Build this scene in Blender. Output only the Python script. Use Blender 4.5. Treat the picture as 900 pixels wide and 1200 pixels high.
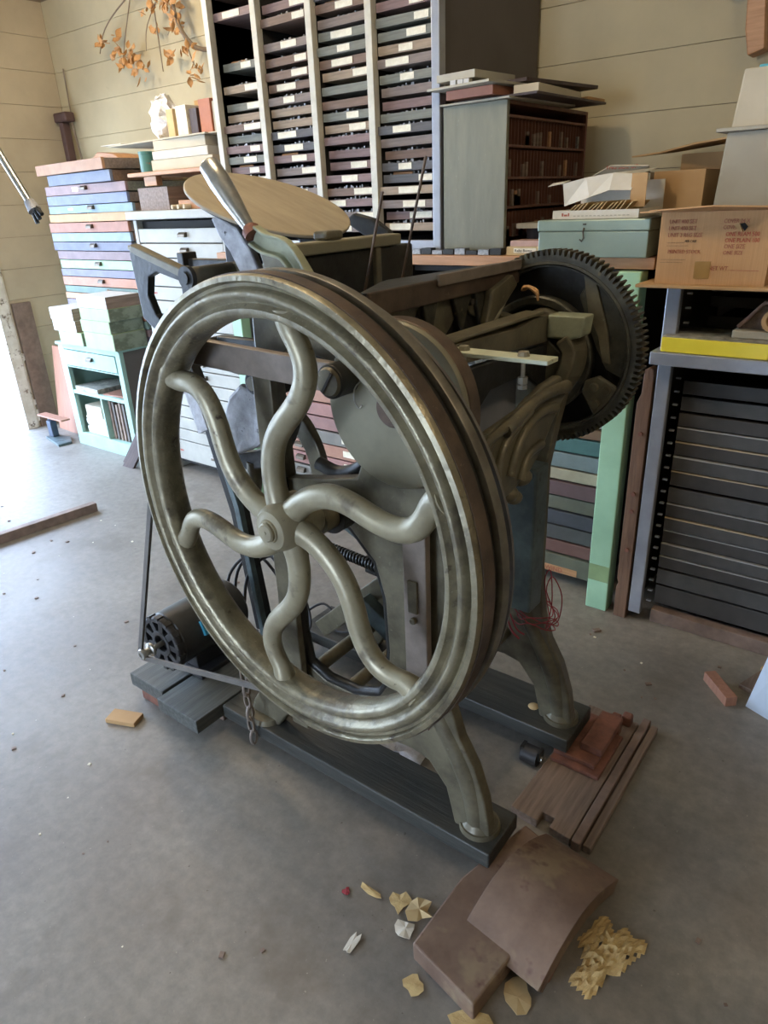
import bpy, bmesh, math, random
from mathutils import Vector, Matrix, Euler
from mathutils.geometry import tessellate_polygon
PI = math.pi
R = math.radians
for o in list(bpy.data.objects): bpy.data.objects.remove(o)
S = bpy.context.scene
C = S.collection

# ------------------------------------------------------------------ camera
cam = bpy.data.cameras.new('camera'); camo = bpy.data.objects.new('camera', cam); C.objects.link(camo)
rx = Vector((0.79679, 0.60289, -0.04048)); ry = Vector((-0.21869, 0.35018, 0.91079)); rz = Vector((0.56329, -0.71686, 0.41087))
camo.matrix_world = Matrix(((rx[0], ry[0], rz[0], 0), (rx[1], ry[1], rz[1], 0), (rx[2], ry[2], rz[2], 1.55), (0, 0, 0, 1)))
cam.sensor_fit = 'VERTICAL'; cam.sensor_height = 36.0; cam.lens = 812.0 / 1200.0 * 36.0
cam.clip_start = 0.02
S.camera = camo
# ------------------------------------------------------------------ world, light, exposure
W = bpy.data.worlds.new('sky'); S.world = W; W.use_nodes = True
nt = W.node_tree; nt.nodes.clear()
wo = nt.nodes.new('ShaderNodeOutputWorld'); wb = nt.nodes.new('ShaderNodeBackground')
tc = nt.nodes.new('ShaderNodeTexCoord'); sx = nt.nodes.new('ShaderNodeSeparateXYZ'); cr = nt.nodes.new('ShaderNodeValToRGB')
cr.color_ramp.elements[0].position = 0.0; cr.color_ramp.elements[0].color = (0.74, 0.85, 1.0, 1)
cr.color_ramp.elements[1].position = 1.0; cr.color_ramp.elements[1].color = (0.38, 0.58, 1.0, 1)
nt.links.new(tc.outputs['Generated'], sx.inputs[0]); nt.links.new(sx.outputs['Z'], cr.inputs[0])
nt.links.new(cr.outputs[0], wb.inputs[0]); nt.links.new(wb.outputs[0], wo.inputs[0])
wb.inputs[1].default_value = 17.0
def portal(name, loc, rot, sx_, sy_):
    l = bpy.data.lights.new(name, 'AREA'); l.shape = 'RECTANGLE'; l.size = sx_; l.size_y = sy_; l.cycles.is_portal = True
    o = bpy.data.objects.new(name, l); o.location = loc; o.rotation_euler = rot; C.objects.link(o)
portal('door_portal', (-5.62, 0.35, 1.18), (0, -PI/2, 0), 2.36, 4.2)      # side doorway
portal('entry_portal', (-1.9, -3.62, 1.1), (PI/2, 0, 0), 1.3, 2.2)        # doorway behind the camera
for nm, lc, en, sz in (('unseen_warm_light', (-3.7, 2.0, 2.72), 42, .14), ('unseen_warm_light', (-1.45, 1.1, 2.80), 26, .06), ('unseen_warm_light', (.7, .9, 2.72), 20, .12)):  # unseen warm lights overhead; the first is added to warm the left side
    lamp = bpy.data.lights.new(nm, 'POINT'); lamp.energy = en; lamp.color = (1.0, 0.80, 0.56); lamp.shadow_soft_size = sz
    lo = bpy.data.objects.new(nm, lamp); lo.location = lc; C.objects.link(lo)
V = S.view_settings
V.view_transform = 'Standard'; V.look = 'None'; V.gamma = 1.0; V.use_curve_mapping = False; V.exposure = 0.55

# ------------------------------------------------------------------ materials
def mat(name, c1, c2=None, rough=.6, metal=0., scale=8., bump=.12, spots=None, stretch=(1, 1, 1), detail=5., amt=(.35, .65), rv=.0):
    m = bpy.data.materials.new(name); m.use_nodes = True; n = m.node_tree; L = n.links
    b = n.nodes['Principled BSDF']
    t = n.nodes.new('ShaderNodeTexCoord'); mp = n.nodes.new('ShaderNodeMapping'); mp.inputs['Scale'].default_value = stretch
    L.new(t.outputs['Object'], mp.inputs[0])
    no = n.nodes.new('ShaderNodeTexNoise'); no.inputs['Scale'].default_value = scale; no.inputs['Detail'].default_value = detail; no.inputs['Roughness'].default_value = .62
    L.new(mp.outputs[0], no.inputs['Vector'])
    r = n.nodes.new('ShaderNodeValToRGB'); r.color_ramp.elements[0].position = amt[0]; r.color_ramp.elements[1].position = amt[1]
    c2 = c2 or tuple(x * .75 for x in c1)
    r.color_ramp.elements[0].color = (*c2, 1); r.color_ramp.elements[1].color = (*c1, 1)
    L.new(no.outputs['Fac'], r.inputs[0]); out = r.outputs[0]
    if spots:
        for (col, thr, sc) in spots:
            n2 = n.nodes.new('ShaderNodeTexNoise'); n2.inputs['Scale'].default_value = sc; n2.inputs['Detail'].default_value = 4.; n2.inputs['Roughness'].default_value = .7
            L.new(mp.outputs[0], n2.inputs['Vector'])
            r2 = n.nodes.new('ShaderNodeValToRGB'); r2.color_ramp.elements[0].position = thr; r2.color_ramp.elements[1].position = thr + .09
            r2.color_ramp.elements[0].color = (0, 0, 0, 1); r2.color_ramp.elements[1].color = (1, 1, 1, 1)
            L.new(n2.outputs['Fac'], r2.inputs[0])
            mx = n.nodes.new('ShaderNodeMixRGB'); L.new(r2.outputs[0], mx.inputs[0]); L.new(out, mx.inputs[1]); mx.inputs[2].default_value = (*col, 1)
            out = mx.outputs[0]
    L.new(out, b.inputs['Base Color'])
    b.inputs['Metallic'].default_value = metal; b.inputs['Roughness'].default_value = rough
    if rv:
        ma = n.nodes.new('ShaderNodeMapRange'); ma.inputs['To Min'].default_value = rough - rv; ma.inputs['To Max'].default_value = rough + rv
        L.new(no.outputs['Fac'], ma.inputs['Value']); L.new(ma.outputs[0], b.inputs['Roughness'])
    if bump:
        bp = n.nodes.new('ShaderNodeBump'); bp.inputs['Strength'].default_value = bump; bp.inputs['Distance'].default_value = .01
        L.new(no.outputs['Fac'], bp.inputs['Height']); L.new(bp.outputs[0], b.inputs['Normal'])
    return m
def wood(name, c1, c2=None, axis='X', rough=.65, bump=.25, sc=5.):
    st = {'X': (1, 14, 14), 'Y': (14, 1, 14), 'Z': (14, 14, 1)}[axis]
    return mat(name, c1, c2 or tuple(x * .6 for x in c1), rough, 0, sc, bump, stretch=st)

M = {}
M['castiron'] = mat('aged_green_iron', (.175, .158, .105), (.09, .08, .054), .42, .25, 14, .22, [((.22, .215, .15), .64, 60), ((.05, .035, .025), .66, 9)], rv=.1)
M['wheeliron'] = mat('worn_wheel_iron', (.315, .282, .188), (.175, .153, .10), .36, .45, 16, .5, [((.15, .13, .09), .54, 7), ((.09, .07, .05), .62, 22), ((.42, .40, .30), .64, 130)], rv=.1)
M['spokeiron'] = mat('spoke_iron', (.365, .33, .225), (.27, .24, .162), .38, .3, 12, .2, [((.17, .145, .10), .58, 9), ((.42, .40, .30), .66, 130), ((.08, .06, .045), .64, 26)], rv=.08)
M['treadiron'] = mat('rusty_tread_iron', (.15, .105, .075), (.06, .045, .038), .45, .45, 10, .25, [((.27, .2, .14), .66, 60)])
M['darkiron'] = mat('oily_dark_iron', (.03, .032, .03), (.016, .016, .016), .4, .3, 20, .3, [((.09, .085, .06), .68, 40)])
M['geariron'] = mat('greasy_gear_iron', (.085, .085, .062), (.035, .034, .028), .42, .35, 22, .3, [((.17, .14, .07), .63, 30)])
M['blueiron'] = mat('blue_grey_iron', (.13, .175, .18), (.06, .08, .085), .4, .3, 12, .2, [((.03, .03, .03), .62, 14)])
M['greyiron'] = mat('dusty_grey_casting', (.46, .47, .5), (.28, .285, .3), .6, .2, 26, .5, [((.04, .04, .045), .64, 40)])
M['palepaint'] = mat('pale_green_paint', (.34, .36, .25), (.22, .235, .165), .45, .05, 14, .1, [((.16, .12, .06), .66, 30)])
M['discplate'] = mat('ink_disc_steel', (.37, .315, .225), (.29, .245, .17), .55, .15, 7, .06, [((.17, .11, .06), .70, 24)], stretch=(1, 4, 1))
M['steel'] = mat('bare_steel', (.52, .51, .47), (.36, .36, .34), .28, .85, 30, .08)
M['greysteel'] = mat('grey_enamel_steel', (.36, .38, .42), (.29, .31, .35), .38, .35, 10, .04)
M['linkbar'] = mat('brown_grey_link_bar', (.255, .215, .185), (.19, .16, .135), .45, .3, 20, .1)
M['platelight'] = mat('light_plate_paint', (.50, .52, .38), (.40, .42, .30), .45, .05, 14, .1, [((.16, .12, .06), .66, 30)])
M['rimback'] = mat('rim_back_iron', (.20, .185, .15), (.11, .10, .08), .4, .4, 16, .2)
M['drum'] = mat('faded_green_drum', (.25, .235, .165), (.18, .168, .118), .55, .15, 6, .08, [((.20, .13, .075), .66, 10)])
M['concrete'] = None
M['cream'] = mat('cream_painted_board', (.50, .44, .285), (.44, .385, .25), .7, 0, 3, .06, [((.30, .26, .17), .72, 8)])
M['walltan'] = mat('tan_painted_board', (.47, .40, .28), (.41, .345, .24), .7, 0, 3, .06, [((.28, .2, .12), .72, 8)])
M['ceil'] = mat('ceiling_board', (.42, .38, .28), None, .8)
M['skid'] = wood('painted_black_green_timber', (.048, .05, .044), (.026, .028, .025), 'X', .5, .25)
M['blockwood'] = wood('dark_green_block', (.095, .10, .09), (.05, .054, .05), 'Y', .6, .35)
M['stonewood'] = mat('worn_brown_block', (.22, .145, .10), (.13, .08, .055), .6, 0, 7, .2, [((.25, .185, .115), .56, 5), ((.10, .045, .035), .60, 7)])
M['brownslab'] = wood('brown_plank', (.24, .175, .135), (.14, .1, .075), 'Y', .6, .25)
M['rust'] = mat('red_rust', (.24, .1, .065), (.13, .055, .04), .7, .1, 20, .5)
M['oldtimber'] = mat('grey_brown_timber', (.23, .16, .125), (.15, .105, .08), .7, 0, 6, .25, stretch=(3, 3, 3))
M['brownpost'] = wood('reddish_post', (.19, .105, .06), (.11, .06, .035), 'Z', .6, .3)
M['mint'] = mat('mint_green_paint', (.36, .6, .4), (.30, .52, .34), .5, 0, 6, .06, [((.18, .26, .14), .72, 9)])
M['mintcab'] = mat('faded_mint_paint', (.30, .46, .40), (.24, .38, .33), .55, 0, 6, .06)
M['orangewood'] = wood('orange_bench_wood', (.5, .27, .13), (.36, .18, .08), 'X', .5, .15)
M['white'] = mat('white_paint', (.56, .57, .56), (.48, .49, .48), .55, 0, 10, .04)
M['cabwhite'] = mat('grey_white_cabinet_paint', (.38, .38, .34), (.32, .32, .285), .5, 0, 8, .05)
M['cabgap'] = mat('dark_gap', (.03, .03, .03), None, .9)
M['pull'] = mat('dark_bronze_pull', (.12, .10, .075), (.06, .05, .04), .35, .7, 20, .1)
M['tealmetal'] = mat('teal_steel_box', (.26, .325, .265), (.225, .29, .235), .35, .25, 6, .03)
M['greencase'] = mat('weathered_green_board', (.205, .205, .15), (.165, .168, .125), .6, 0, 5, .15, [((.34, .34, .28), .64, 34)], stretch=(5, 5, 1))
M['mahog'] = wood('mahogany', (.19, .08, .05), (.11, .045, .03), 'Z', .5, .2)
M['card'] = mat('cardboard', (.50, .29, .13), (.44, .25, .11), .8, 0, 5, .05, stretch=(60, 1, 1))
M['card2'] = mat('kraft_cardboard', (.48, .30, .135), (.41, .25, .11), .8, 0, 5, .05)
M['cardpale'] = mat('pale_board', (.53, .47, .35), (.46, .41, .30), .8, 0, 4, .04)
M['cardgrey'] = mat('grey_board_box', (.39, .365, .29), (.34, .315, .25), .75, 0, 4, .04)
M['paper'] = mat('white_paper', (.62, .58, .49), (.53, .49, .40), .8, 0, 9, .1)
M['manila'] = mat('manila_envelope', (.55, .42, .22), (.43, .31, .15), .8, 0, 9, .1)
M['yellow'] = mat('yellow_cover', (.85, .72, .06), (.76, .63, .05), .35, 0, 5, .02)
M['cover'] = mat('printed_grey_cover', (.42, .42, .36), (.12, .12, .10), .4, 0, 28, 0, [((.65, .6, .5), .62, 20)])
M['foil'] = mat('crumpled_foil', (.85, .86, .88), (.65, .66, .7), .4, .35, 30, 1.0)
M['scrap'] = mat('yellow_brown_scrap', (.60, .45, .21), (.42, .29, .12), .85, 0, 30, .5)
M['leaf'] = mat('dried_leaf', (.62, .36, .15), (.42, .22, .09), .7, 0, 20, .1)
M['twig'] = mat('grey_twig', (.22, .17, .12), None, .8)
M['rubber'] = mat('black_rubber', (.025, .025, .027), None, .5)
M['belttan'] = mat('worn_belt_edge', (.15, .14, .125), (.08, .075, .07), .55)
M['motor'] = mat('black_motor_enamel', (.05, .052, .05), (.03, .03, .03), .35, .2, 10, .06)
M['blue'] = mat('blue_sticker', (.05, .3, .45), None, .4)
M['redstring'] = mat('red_twine', (.30, .03, .04), None, .8)
M['label'] = mat('cream_label', (.80, .76, .62), (.62, .58, .45), .7, 0, 40, 0)
M['inkred'] = mat('red_print', (.5, .08, .05), None, .7, 0, 8, 0)
M['inkfade'] = mat('faded_red_print', (.40, .12, .075), None, .7, 0, 8, 0)
M['inkblack'] = mat('black_print', (.04, .035, .03), None, .7, 0, 8, 0)
M['typelead'] = mat('type_metal', (.35, .35, .34), (.12, .12, .12), .45, .6, 60, 0)
M['rackwhite'] = mat('rack_white_upright', (.60, .57, .47), (.48, .46, .38), .5, .1, 12, .05, [((.12, .10, .08), .70, 40)])
M['rackside'] = mat('rack_dark_side', (.12, .105, .095), (.10, .085, .075), .6, .1, 3, .04)
M['brownboard'] = wood('red_brown_board', (.34, .17, .11), (.27, .13, .085), 'Z', .5, .1)
M['darkboard'] = wood('dark_brown_board', (.075, .05, .045), (.045, .03, .028), 'Z', .55, .2)
M['peel'] = mat('peeling_white_paint', (.66, .63, .56), (.5, .46, .38), .7, 0, 10, .3, [((.13, .09, .06), .58, 16)])
M['rustpipe'] = mat('dark_rusty_pipe', (.11, .065, .06), None, .6, .2)
M['bluewhite'] = mat('pale_blue_panel', (.52, .6, .7), (.46, .54, .64), .4, 0, 3, .02)
M['outside'] = mat('concrete_yard', (.58, .57, .54), None, .9)  # even pale concrete colour for the ground outside
M['outwall'] = mat('white_block_wall', (.75, .75, .72), None, .9)
M['terra'] = mat('terracotta_paint', (.40, .16, .09), (.33, .13, .075), .6)
M['printframe'] = mat('olive_box_print', (.33, .29, .16), (.24, .21, .12), .7)
CASE = [wood('case_' + n, c, None, 'X', .6, .2) for n, c in [
    ('brown', (.20, .125, .085)), ('greybrown', (.23, .18, .15)), ('olive_grey', (.20, .205, .165)), ('tan', (.36, .27, .18)), ('mauve', (.24, .155, .14)), ('charcoal', (.105, .10, .10))]]
CN = ['brown', 'grey-brown', 'olive-grey', 'tan', 'mauve-brown', 'charcoal']

# floor: stained concrete
def concrete():
    m = bpy.data.materials.new('stained_concrete'); m.use_nodes = True; n = m.node_tree; L = n.links; b = n.nodes['Principled BSDF']
    t = n.nodes.new('ShaderNodeTexCoord')
    def noise(s, d=6, r=.6):
        x = n.nodes.new('ShaderNodeTexNoise'); x.inputs['Scale'].default_value = s; x.inputs['Detail'].default_value = d; x.inputs['Roughness'].default_value = r
        L.new(t.outputs['Object'], x.inputs['Vector']); return x.outputs['Fac']
    def ramp(f, p0, p1, a, c):
        r = n.nodes.new('ShaderNodeValToRGB'); r.color_ramp.elements[0].position = p0; r.color_ramp.elements[1].position = p1
        r.color_ramp.elements[0].color = (*a, 1); r.color_ramp.elements[1].color = (*c, 1); L.new(f, r.inputs[0]); return r.outputs[0]
    def mixc(f, a, c, k='MIX'):
        x = n.nodes.new('ShaderNodeMixRGB'); x.blend_type = k
        if isinstance(f, float): x.inputs[0].default_value = f
        else: L.new(f, x.inputs[0])
        for i, v in ((1, a), (2, c)):
            if isinstance(v, tuple): x.inputs[i].default_value = (*v, 1)
            else: L.new(v, x.inputs[i])
        return x.outputs[0]
    base = ramp(noise(1.6), .3, .7, (.165, .145, .12), (.27, .25, .215))
    fine = ramp(noise(28, 8, .7), .3, .75, (.72, .72, .72), (1.12, 1.12, 1.12))
    c = mixc(1.0, base, fine, 'MULTIPLY')
    c = mixc(ramp(noise(2.7, 5, .65), .56, .68, (0, 0, 0), (.75, .75, .75)), c, (.13, .11, .085))
    c = mixc(ramp(noise(90, 3, .6), .70, .74, (0, 0, 0), (.6, .6, .6)), c, (.42, .38, .31))
    c = mixc(ramp(noise(55, 3, .6), .71, .75, (0, 0, 0), (.7, .7, .7)), c, (.06, .045, .035))
    L.new(c, b.inputs['Base Color'])
    rr = n.nodes.new('ShaderNodeMapRange'); rr.inputs['To Min'].default_value = .34; rr.inputs['To Max'].default_value = .68
    L.new(noise(3.2), rr.inputs['Value']); L.new(rr.outputs[0], b.inputs['Roughness'])
    bp = n.nodes.new('ShaderNodeBump'); bp.inputs['Strength'].default_value = .18; bp.inputs['Distance'].default_value = .006
    L.new(noise(14, 8, .7), bp.inputs['Height']); L.new(bp.outputs[0], b.inputs['Normal'])
    return m
M['concrete'] = concrete()

# ------------------------------------------------------------------ mesh builder
class MB:
    def __init__(s): s.v = []; s.f = []
    def add(s, vs, fs):
        k = len(s.v); s.v += [Vector(v) for v in vs]; s.f += [tuple(i + k for i in f) for f in fs]; return s
    def box(s, x0, x1, y0, y1, z0, z1, T=None):
        vs = [Vector(p) for p in ((x0, y0, z0), (x1, y0, z0), (x1, y1, z0), (x0, y1, z0), (x0, y0, z1), (x1, y0, z1), (x1, y1, z1), (x0, y1, z1))]
        if T: vs = [T @ v for v in vs]
        return s.add(vs, [(0, 3, 2, 1), (4, 5, 6, 7), (0, 1, 5, 4), (1, 2, 6, 5), (2, 3, 7, 6), (3, 0, 4, 7)])
    def ring(s, rings, closed=False, caps=True):
        n = len(rings[0]); vs = [p for r in rings for p in r]; fs = []
        m = len(rings)
        for i in range(m if closed else m - 1):
            j = (i + 1) % m
            for k in range(n): fs.append((i * n + k, i * n + (k + 1) % n, j * n + (k + 1) % n, j * n + k))
        if caps and not closed: fs += [tuple(range(n)), tuple((m - 1) * n + k for k in range(n))]
        return s.add(vs, fs)
    def sweep(s, path, rad, n=10, closed=False, sec=None, up=None):
        P = [Vector(p) for p in path]; m = len(P)
        if not isinstance(rad, (list, tuple)): rad = [rad] * m
        rings = []; u = None
        for i in range(m):
            a = P[(i - 1) % m] if (closed or i > 0) else P[0]; b = P[(i + 1) % m] if (closed or i < m - 1) else P[-1]
            d = (b - a).normalized()
            if u is None:
                u = Vector(up) if up else (Vector((0, 0, 1)) if abs(d.z) < .9 else Vector((0, 1, 0)))
            if up: u = Vector(up)
            u = (u - d * u.dot(d)).normalized(); w = d.cross(u)
            if sec: rings.append([P[i] + w * (q[0] * rad[i]) + u * (q[1] * rad[i]) for q in sec])
            else: rings.append([P[i] + (w * math.cos(2 * PI * k / n) + u * math.sin(2 * PI * k / n)) * rad[i] for k in range(n)])
        return s.ring(rings, closed)
    def cyl(s, a, b, r, r2=None, n=20): return s.sweep([a, b], [r, r if r2 is None else r2], n)
    def lathe(s, prof, c, axis, n=32, closed=True):
        # prof: list of (radius, height along axis); closed loop profile
        ax = Vector(axis).normalized(); u = ax.orthogonal().normalized(); w = ax.cross(u); c = Vector(c)
        rings = [[c + ax * h + (u * math.cos(2 * PI * k / n) + w * math.sin(2 * PI * k / n)) * r for k in range(n)] for r, h in prof]
        return s.ring(rings, closed=closed)
    def prism(s, poly, axis, a, b, holes=()):
        def P(p, h): return {'X': Vector((h, p[0], p[1])), 'Y': Vector((p[0], h, p[1])), 'Z': Vector((p[0], p[1], h))}[axis]
        loops = [list(poly)] + [list(h) for h in holes]
        flat = [p for l in loops for p in l]; n = len(flat)
        tri = tessellate_polygon([[Vector((p[0], p[1], 0)) for p in l] for l in loops])
        fs = [tuple(t) for t in tri] + [tuple(i + n for i in reversed(t)) for t in tri]; k = 0
        for l in loops:
            m = len(l)
            for i in range(m): fs.append((k + i, k + (i + 1) % m, n + k + (i + 1) % m, n + k + i))
            k += m
        return s.add([P(p, a) for p in flat] + [P(p, b) for p in flat], fs)
    def sphere(s, c, r, sc=(1, 1, 1), n=12, m=8):
        c = Vector(c); rings = []
        for i in range(1, m):
            t = PI * i / m
            rings.append([c + Vector((math.sin(t) * math.cos(2 * PI * k / n) * r * sc[0], math.sin(t) * math.sin(2 * PI * k / n) * r * sc[1], math.cos(t) * r * sc[2])) for k in range(n)])
        return s.ring(rings)
    def build(s, name, m, parent=None, origin=None, bevel=0., smooth=None, **kw):
        me = bpy.data.meshes.new(name); org = Vector(origin) if origin else (world_loc(parent) if parent else Vector((0, 0, 0)))
        me.from_pydata([v - org for v in s.v], [], s.f); 
        bm = bmesh.new(); bm.from_mesh(me); bmesh.ops.recalc_face_normals(bm, faces=bm.faces); bm.to_mesh(me); bm.free()
        o = bpy.data.objects.new(name, me); C.objects.link(o); me.materials.append(m)
        if smooth:
            for p in me.polygons: p.use_smooth = True
            me.set_sharp_from_angle(angle=R(smooth))
        if parent:
            o.parent = parent; o.location = org - world_loc(parent)
        else: o.location = org
        if bevel:
            bv = o.modifiers.new('bevel', 'BEVEL'); bv.width = bevel; bv.segments = 2; bv.limit_method = 'ANGLE'; bv.angle_limit = R(40)
        for k, v in kw.items(): o[k] = v
        return o
def world_loc(o):
    v = Vector(o.location)
    while o.parent: o = o.parent; v = v + o.location
    return v
def thing(name, label, cat, loc, group=None):
    o = bpy.data.objects.new(name, None); C.objects.link(o); o.location = loc; o.empty_display_size = .1
    o['label'] = label; o['category'] = cat
    if group: o['group'] = group
    return o
def one(mb, name, m, label, cat, origin, group=None, **kw):
    o = mb.build(name, m, None, origin, **kw); o['label'] = label; o['category'] = cat
    if group: o['group'] = group
    return o
def copy_tree(o, parent=None):
    c = o.copy(); C.objects.link(c); c.parent = parent
    for ch in [x for x in C.objects if x.parent == o]: copy_tree(ch, c)
    return c
def box(x0, x1, y0, y1, z0, z1, T=None): return MB().box(x0, x1, y0, y1, z0, z1, T)
def spin(c, ang, axis='Z'):
    c = Vector(c); return Matrix.Translation(c) @ Matrix.Rotation(ang, 4, axis) @ Matrix.Translation(-c)
def text(s, size, loc, rot, m, parent, name='lettering', sx_=1.):
    cu = bpy.data.curves.new(name, 'FONT'); cu.body = s; cu.size = size; cu.extrude = .0004; cu.resolution_u = 2
    t = bpy.data.objects.new(name, cu); C.objects.link(t)
    me = bpy.data.meshes.new_from_object(t.evaluated_get(bpy.context.evaluated_depsgraph_get())); bpy.data.objects.remove(t)
    o = bpy.data.objects.new(name, me); C.objects.link(o); me.materials.clear(); me.materials.append(m)
    o.parent = parent; o.location = Vector(loc) - world_loc(parent); o.rotation_euler = rot; o.scale = (sx_, 1, 1)
    return o
FR = (PI / 2, 0, 0)          # lettering facing -Y
rnd = random.Random(7)
ORD = ['topmost', 'second', 'third', 'fourth', 'fifth', 'sixth', 'seventh', 'eighth', 'ninth', 'tenth', 'eleventh', 'twelfth', 'thirteenth', 'fourteenth', 'fifteenth', 'sixteenth', 'seventeenth', 'eighteenth', 'nineteenth', 'twentieth', 'twenty-first', 'twenty-second', 'twenty-third', 'twenty-fourth', 'twenty-fifth', 'twenty-sixth']

# ------------------------------------------------------------------ room shell
K = dict(kind='structure')
XL, YB, ZC = -5.5, 3.32, 2.95
box(-5.7, 3.4, -3.7, YB + .15, -.12, 0).build('floor', M['concrete'], **K)
box(-5.7, 3.4, -3.7, YB + .15, ZC, ZC + .1).build('ceiling', M['ceil'], **K)
wb_ = box(XL - .15, 3.4, YB + .012, YB + .15, 0, ZC).build('wall_back', M['twig'], **K)
rowh = .2165; z = 2.055 - 10 * rowh
zs = [z + i * rowh for i in range(15)]
for i, z0 in enumerate(zs):
    a = max(z0, 0.); b = min(z0 + rowh, ZC)
    if b - a < .03: continue
    yy = YB + .012 - .012 - rnd.uniform(0, .0015)
    box(XL + .001, 3.3, yy, YB + .0115, a + .0012, b - .0012).build('board', M['cream'], wb_)
# left wall: short return beside the doorway, header, and the stretch near the camera
DY0, DY1, DZ = -1.75, 2.45, 2.36
wl = MB().box(XL - .15, XL - .012, DY1 + .1, YB + .012, 0, ZC).box(XL - .15, XL - .012, DY0, DY1 + .1, DZ, ZC).box(XL - .15, XL - .012, -3.6, DY0, 0, ZC).build('wall_left', M['twig'], **K)
for i, z0 in enumerate(zs):
    a = max(z0, 0.); b = min(z0 + rowh, ZC)
    if b - a < .03: continue
    segs = [(DY1 + .12, YB - .002), (-3.6, DY0)] if b <= DZ else [(-3.6, YB - .002)]
    for y0, y1 in segs:
        box(XL - .0115, XL + rnd.uniform(0, .0015), y0, y1, a + .0012, b - .0012).build('board', M['walltan'], wl)
box(3.3, 3.4, -3.6, YB, 0, ZC).build('wall_right', M['walltan'], **K)
MB().box(XL - .15, -2.55, -3.7, -3.6, 0, ZC).box(-1.25, 3.4, -3.7, -3.6, 0, ZC).box(-2.55, -1.25, -3.7, -3.6, 2.2, ZC).build('wall_front', M['walltan'], **K)
dj = thing('door_1', '', '', (XL, DY1, 0)); del dj['label']; del dj['category']; dj['kind'] = 'structure'
jm = MB()
prof = [(XL - .12, DY1 + .02), (XL + .018, DY1 + .02), (XL + .022, DY1 + .10), (XL + .014, DY1 + .118), (XL - .12, DY1 + .118)]
jm.prism(prof, 'Z', .0, DZ + .02).build('jamb', M['peel'], dj, bevel=.003)
box(XL - .12, XL + .02, DY0 - .08, DY0, 0, DZ + .02).build('jamb', M['peel'], dj)
box(XL - .12, XL + .02, DY0 - .08, DY1 + .12, DZ, DZ + .1).build('header', M['peel'], dj)
for z0, l in ((.04, .10), (.17, .05), (.52, .06)):      # flaking splinters on the jamb
    MB().prism([(DY1 + .1, z0), (DY1 + .155, z0 + .02), (DY1 + .13, z0 + l * .5), (DY1 + .14, z0 + l), (DY1 + .1, z0 + l)], 'X', XL + .001, XL + .016).build('splinter', M['peel'], dj)
wl2 = box(XL - .02, XL + .03, DY1 + .13, DY1 + .27, 0, .95).build('trim_1', M['oldtimber'], **K)
box(-30, XL - .15, -16, 22, -.1, -.015).build('ground', M['outside'], **K)
box(-30, 30, -22, -3.72, -.1, -.015).build('ground', M['outside'], **K)
ow = box(-12.3, -12, -6, 16, -.015, 4.5).build('outer_wall', M['outwall'], **K)
for i in range(10):
    box(-12.02, -11.99, -6 + i * 2.2, -4.02 + i * 2.2, .02, .44).build('panel', M['outwall'], ow)
one(box(-7.2, -6.4, 3.3, 3.36, -.015, 1.0), 'painted_sheet', M['bluewhite'], 'pale blue sheet standing outside the open doorway', 'panel', (-6.8, 3.3, -.015))

# ------------------------------------------------------------------ the printing press
press = thing('printing_press', 'old green cast-iron platen printing press with a large spoked flywheel and round ink disc', 'printing press', (-.98, 1.35, .055))
def P(mb, name, m, parent=None, **kw): return mb.build(name, M[m], parent or press, **kw)
# timber skids
def skid(y0, y1, x0, x1):
    mb = MB().box(x0, x1, y0, y1, .058, .105); return P(mb, 'skid_beam', 'skid', bevel=.004)
skid(1.055, 1.205, -1.518, -.556); skid(1.52, 1.70, -1.62, -.56)
# flywheel
WC = Vector((-.982, .88, .937)); yaw = R(-3.5)
U = Vector((math.cos(yaw), math.sin(yaw), 0)); N = Vector((math.sin(yaw), -math.cos(yaw), 0)); Z = Vector((0, 0, 1))
def wp(r, deg, off=0.): return WC + N * off + U * (r * math.cos(R(deg))) + Z * (r * math.sin(R(deg)))
prof = [(.503, -.006), (.500, .000), (.488, .002), (.484, -.003), (.482, -.010), (.474, -.012), (.470, -.004), (.464, .002), (.456, .003), (.448, -.002), (.443, -.012), (.436, -.014),
        (.430, -.010), (.424, -.004), (.414, -.004), (.404, -.012), (.398, -.030), (.400, -.062), (.410, -.074), (.440, -.078), (.460, -.082), (.470, -.084), (.490, -.084), (.486, -.048), (.503, -.045)]
prof = [(.503 - (.503 - r) * .78, h) for r, h in prof]
rim = MB().lathe(prof, WC, N, n=120)
fw = P(rim, 'flywheel', 'wheeliron', smooth=50)
# the worn brown tread is a band of its own round the rim
tread = MB().lathe([(.5055, -.014), (.5055, -.046), (.4995, -.049), (.492, -.049), (.492, -.014)], WC, N, n=120)
P(tread, 'tread', 'treadiron', fw, smooth=40)
P(MB().lathe([(.4925, -.049), (.4925, -.070), (.486, -.070), (.486, -.049)], WC, N, n=120), 'belt_groove', 'darkiron', fw, smooth=40)
P(MB().lathe([(.504, -.072), (.5055, -.075), (.5055, -.092), (.503, -.094), (.47, -.094), (.47, -.082), (.49, -.070), (.4985, -.070)], WC, N, n=120), 'rear_tread', 'rimback', fw, smooth=40)
hub = MB().lathe([(.0, .018), (.024, .018), (.026, .014), (.030, .014), (.034, .012), (.042, .012), (.049, .004), (.057, -.03), (.060, -.05), (.060, -.075), (.048, -.10), (.0, -.10)], WC, N, n=40, closed=False)
P(hub, 'hub', 'spokeiron', fw, smooth=35)
cap = MB().lathe([(.0, .026), (.018, .026), (.021, .023), (.022, .014), (.0, .014)], WC, N, n=32, closed=False)
cap.lathe([(0, .0275), (.0035, .0275), (.004, .0255), (0, .0255)], WC, N, n=12, closed=False)
P(cap, 'shaft_end', 'spokeiron', fw, smooth=35)
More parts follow.
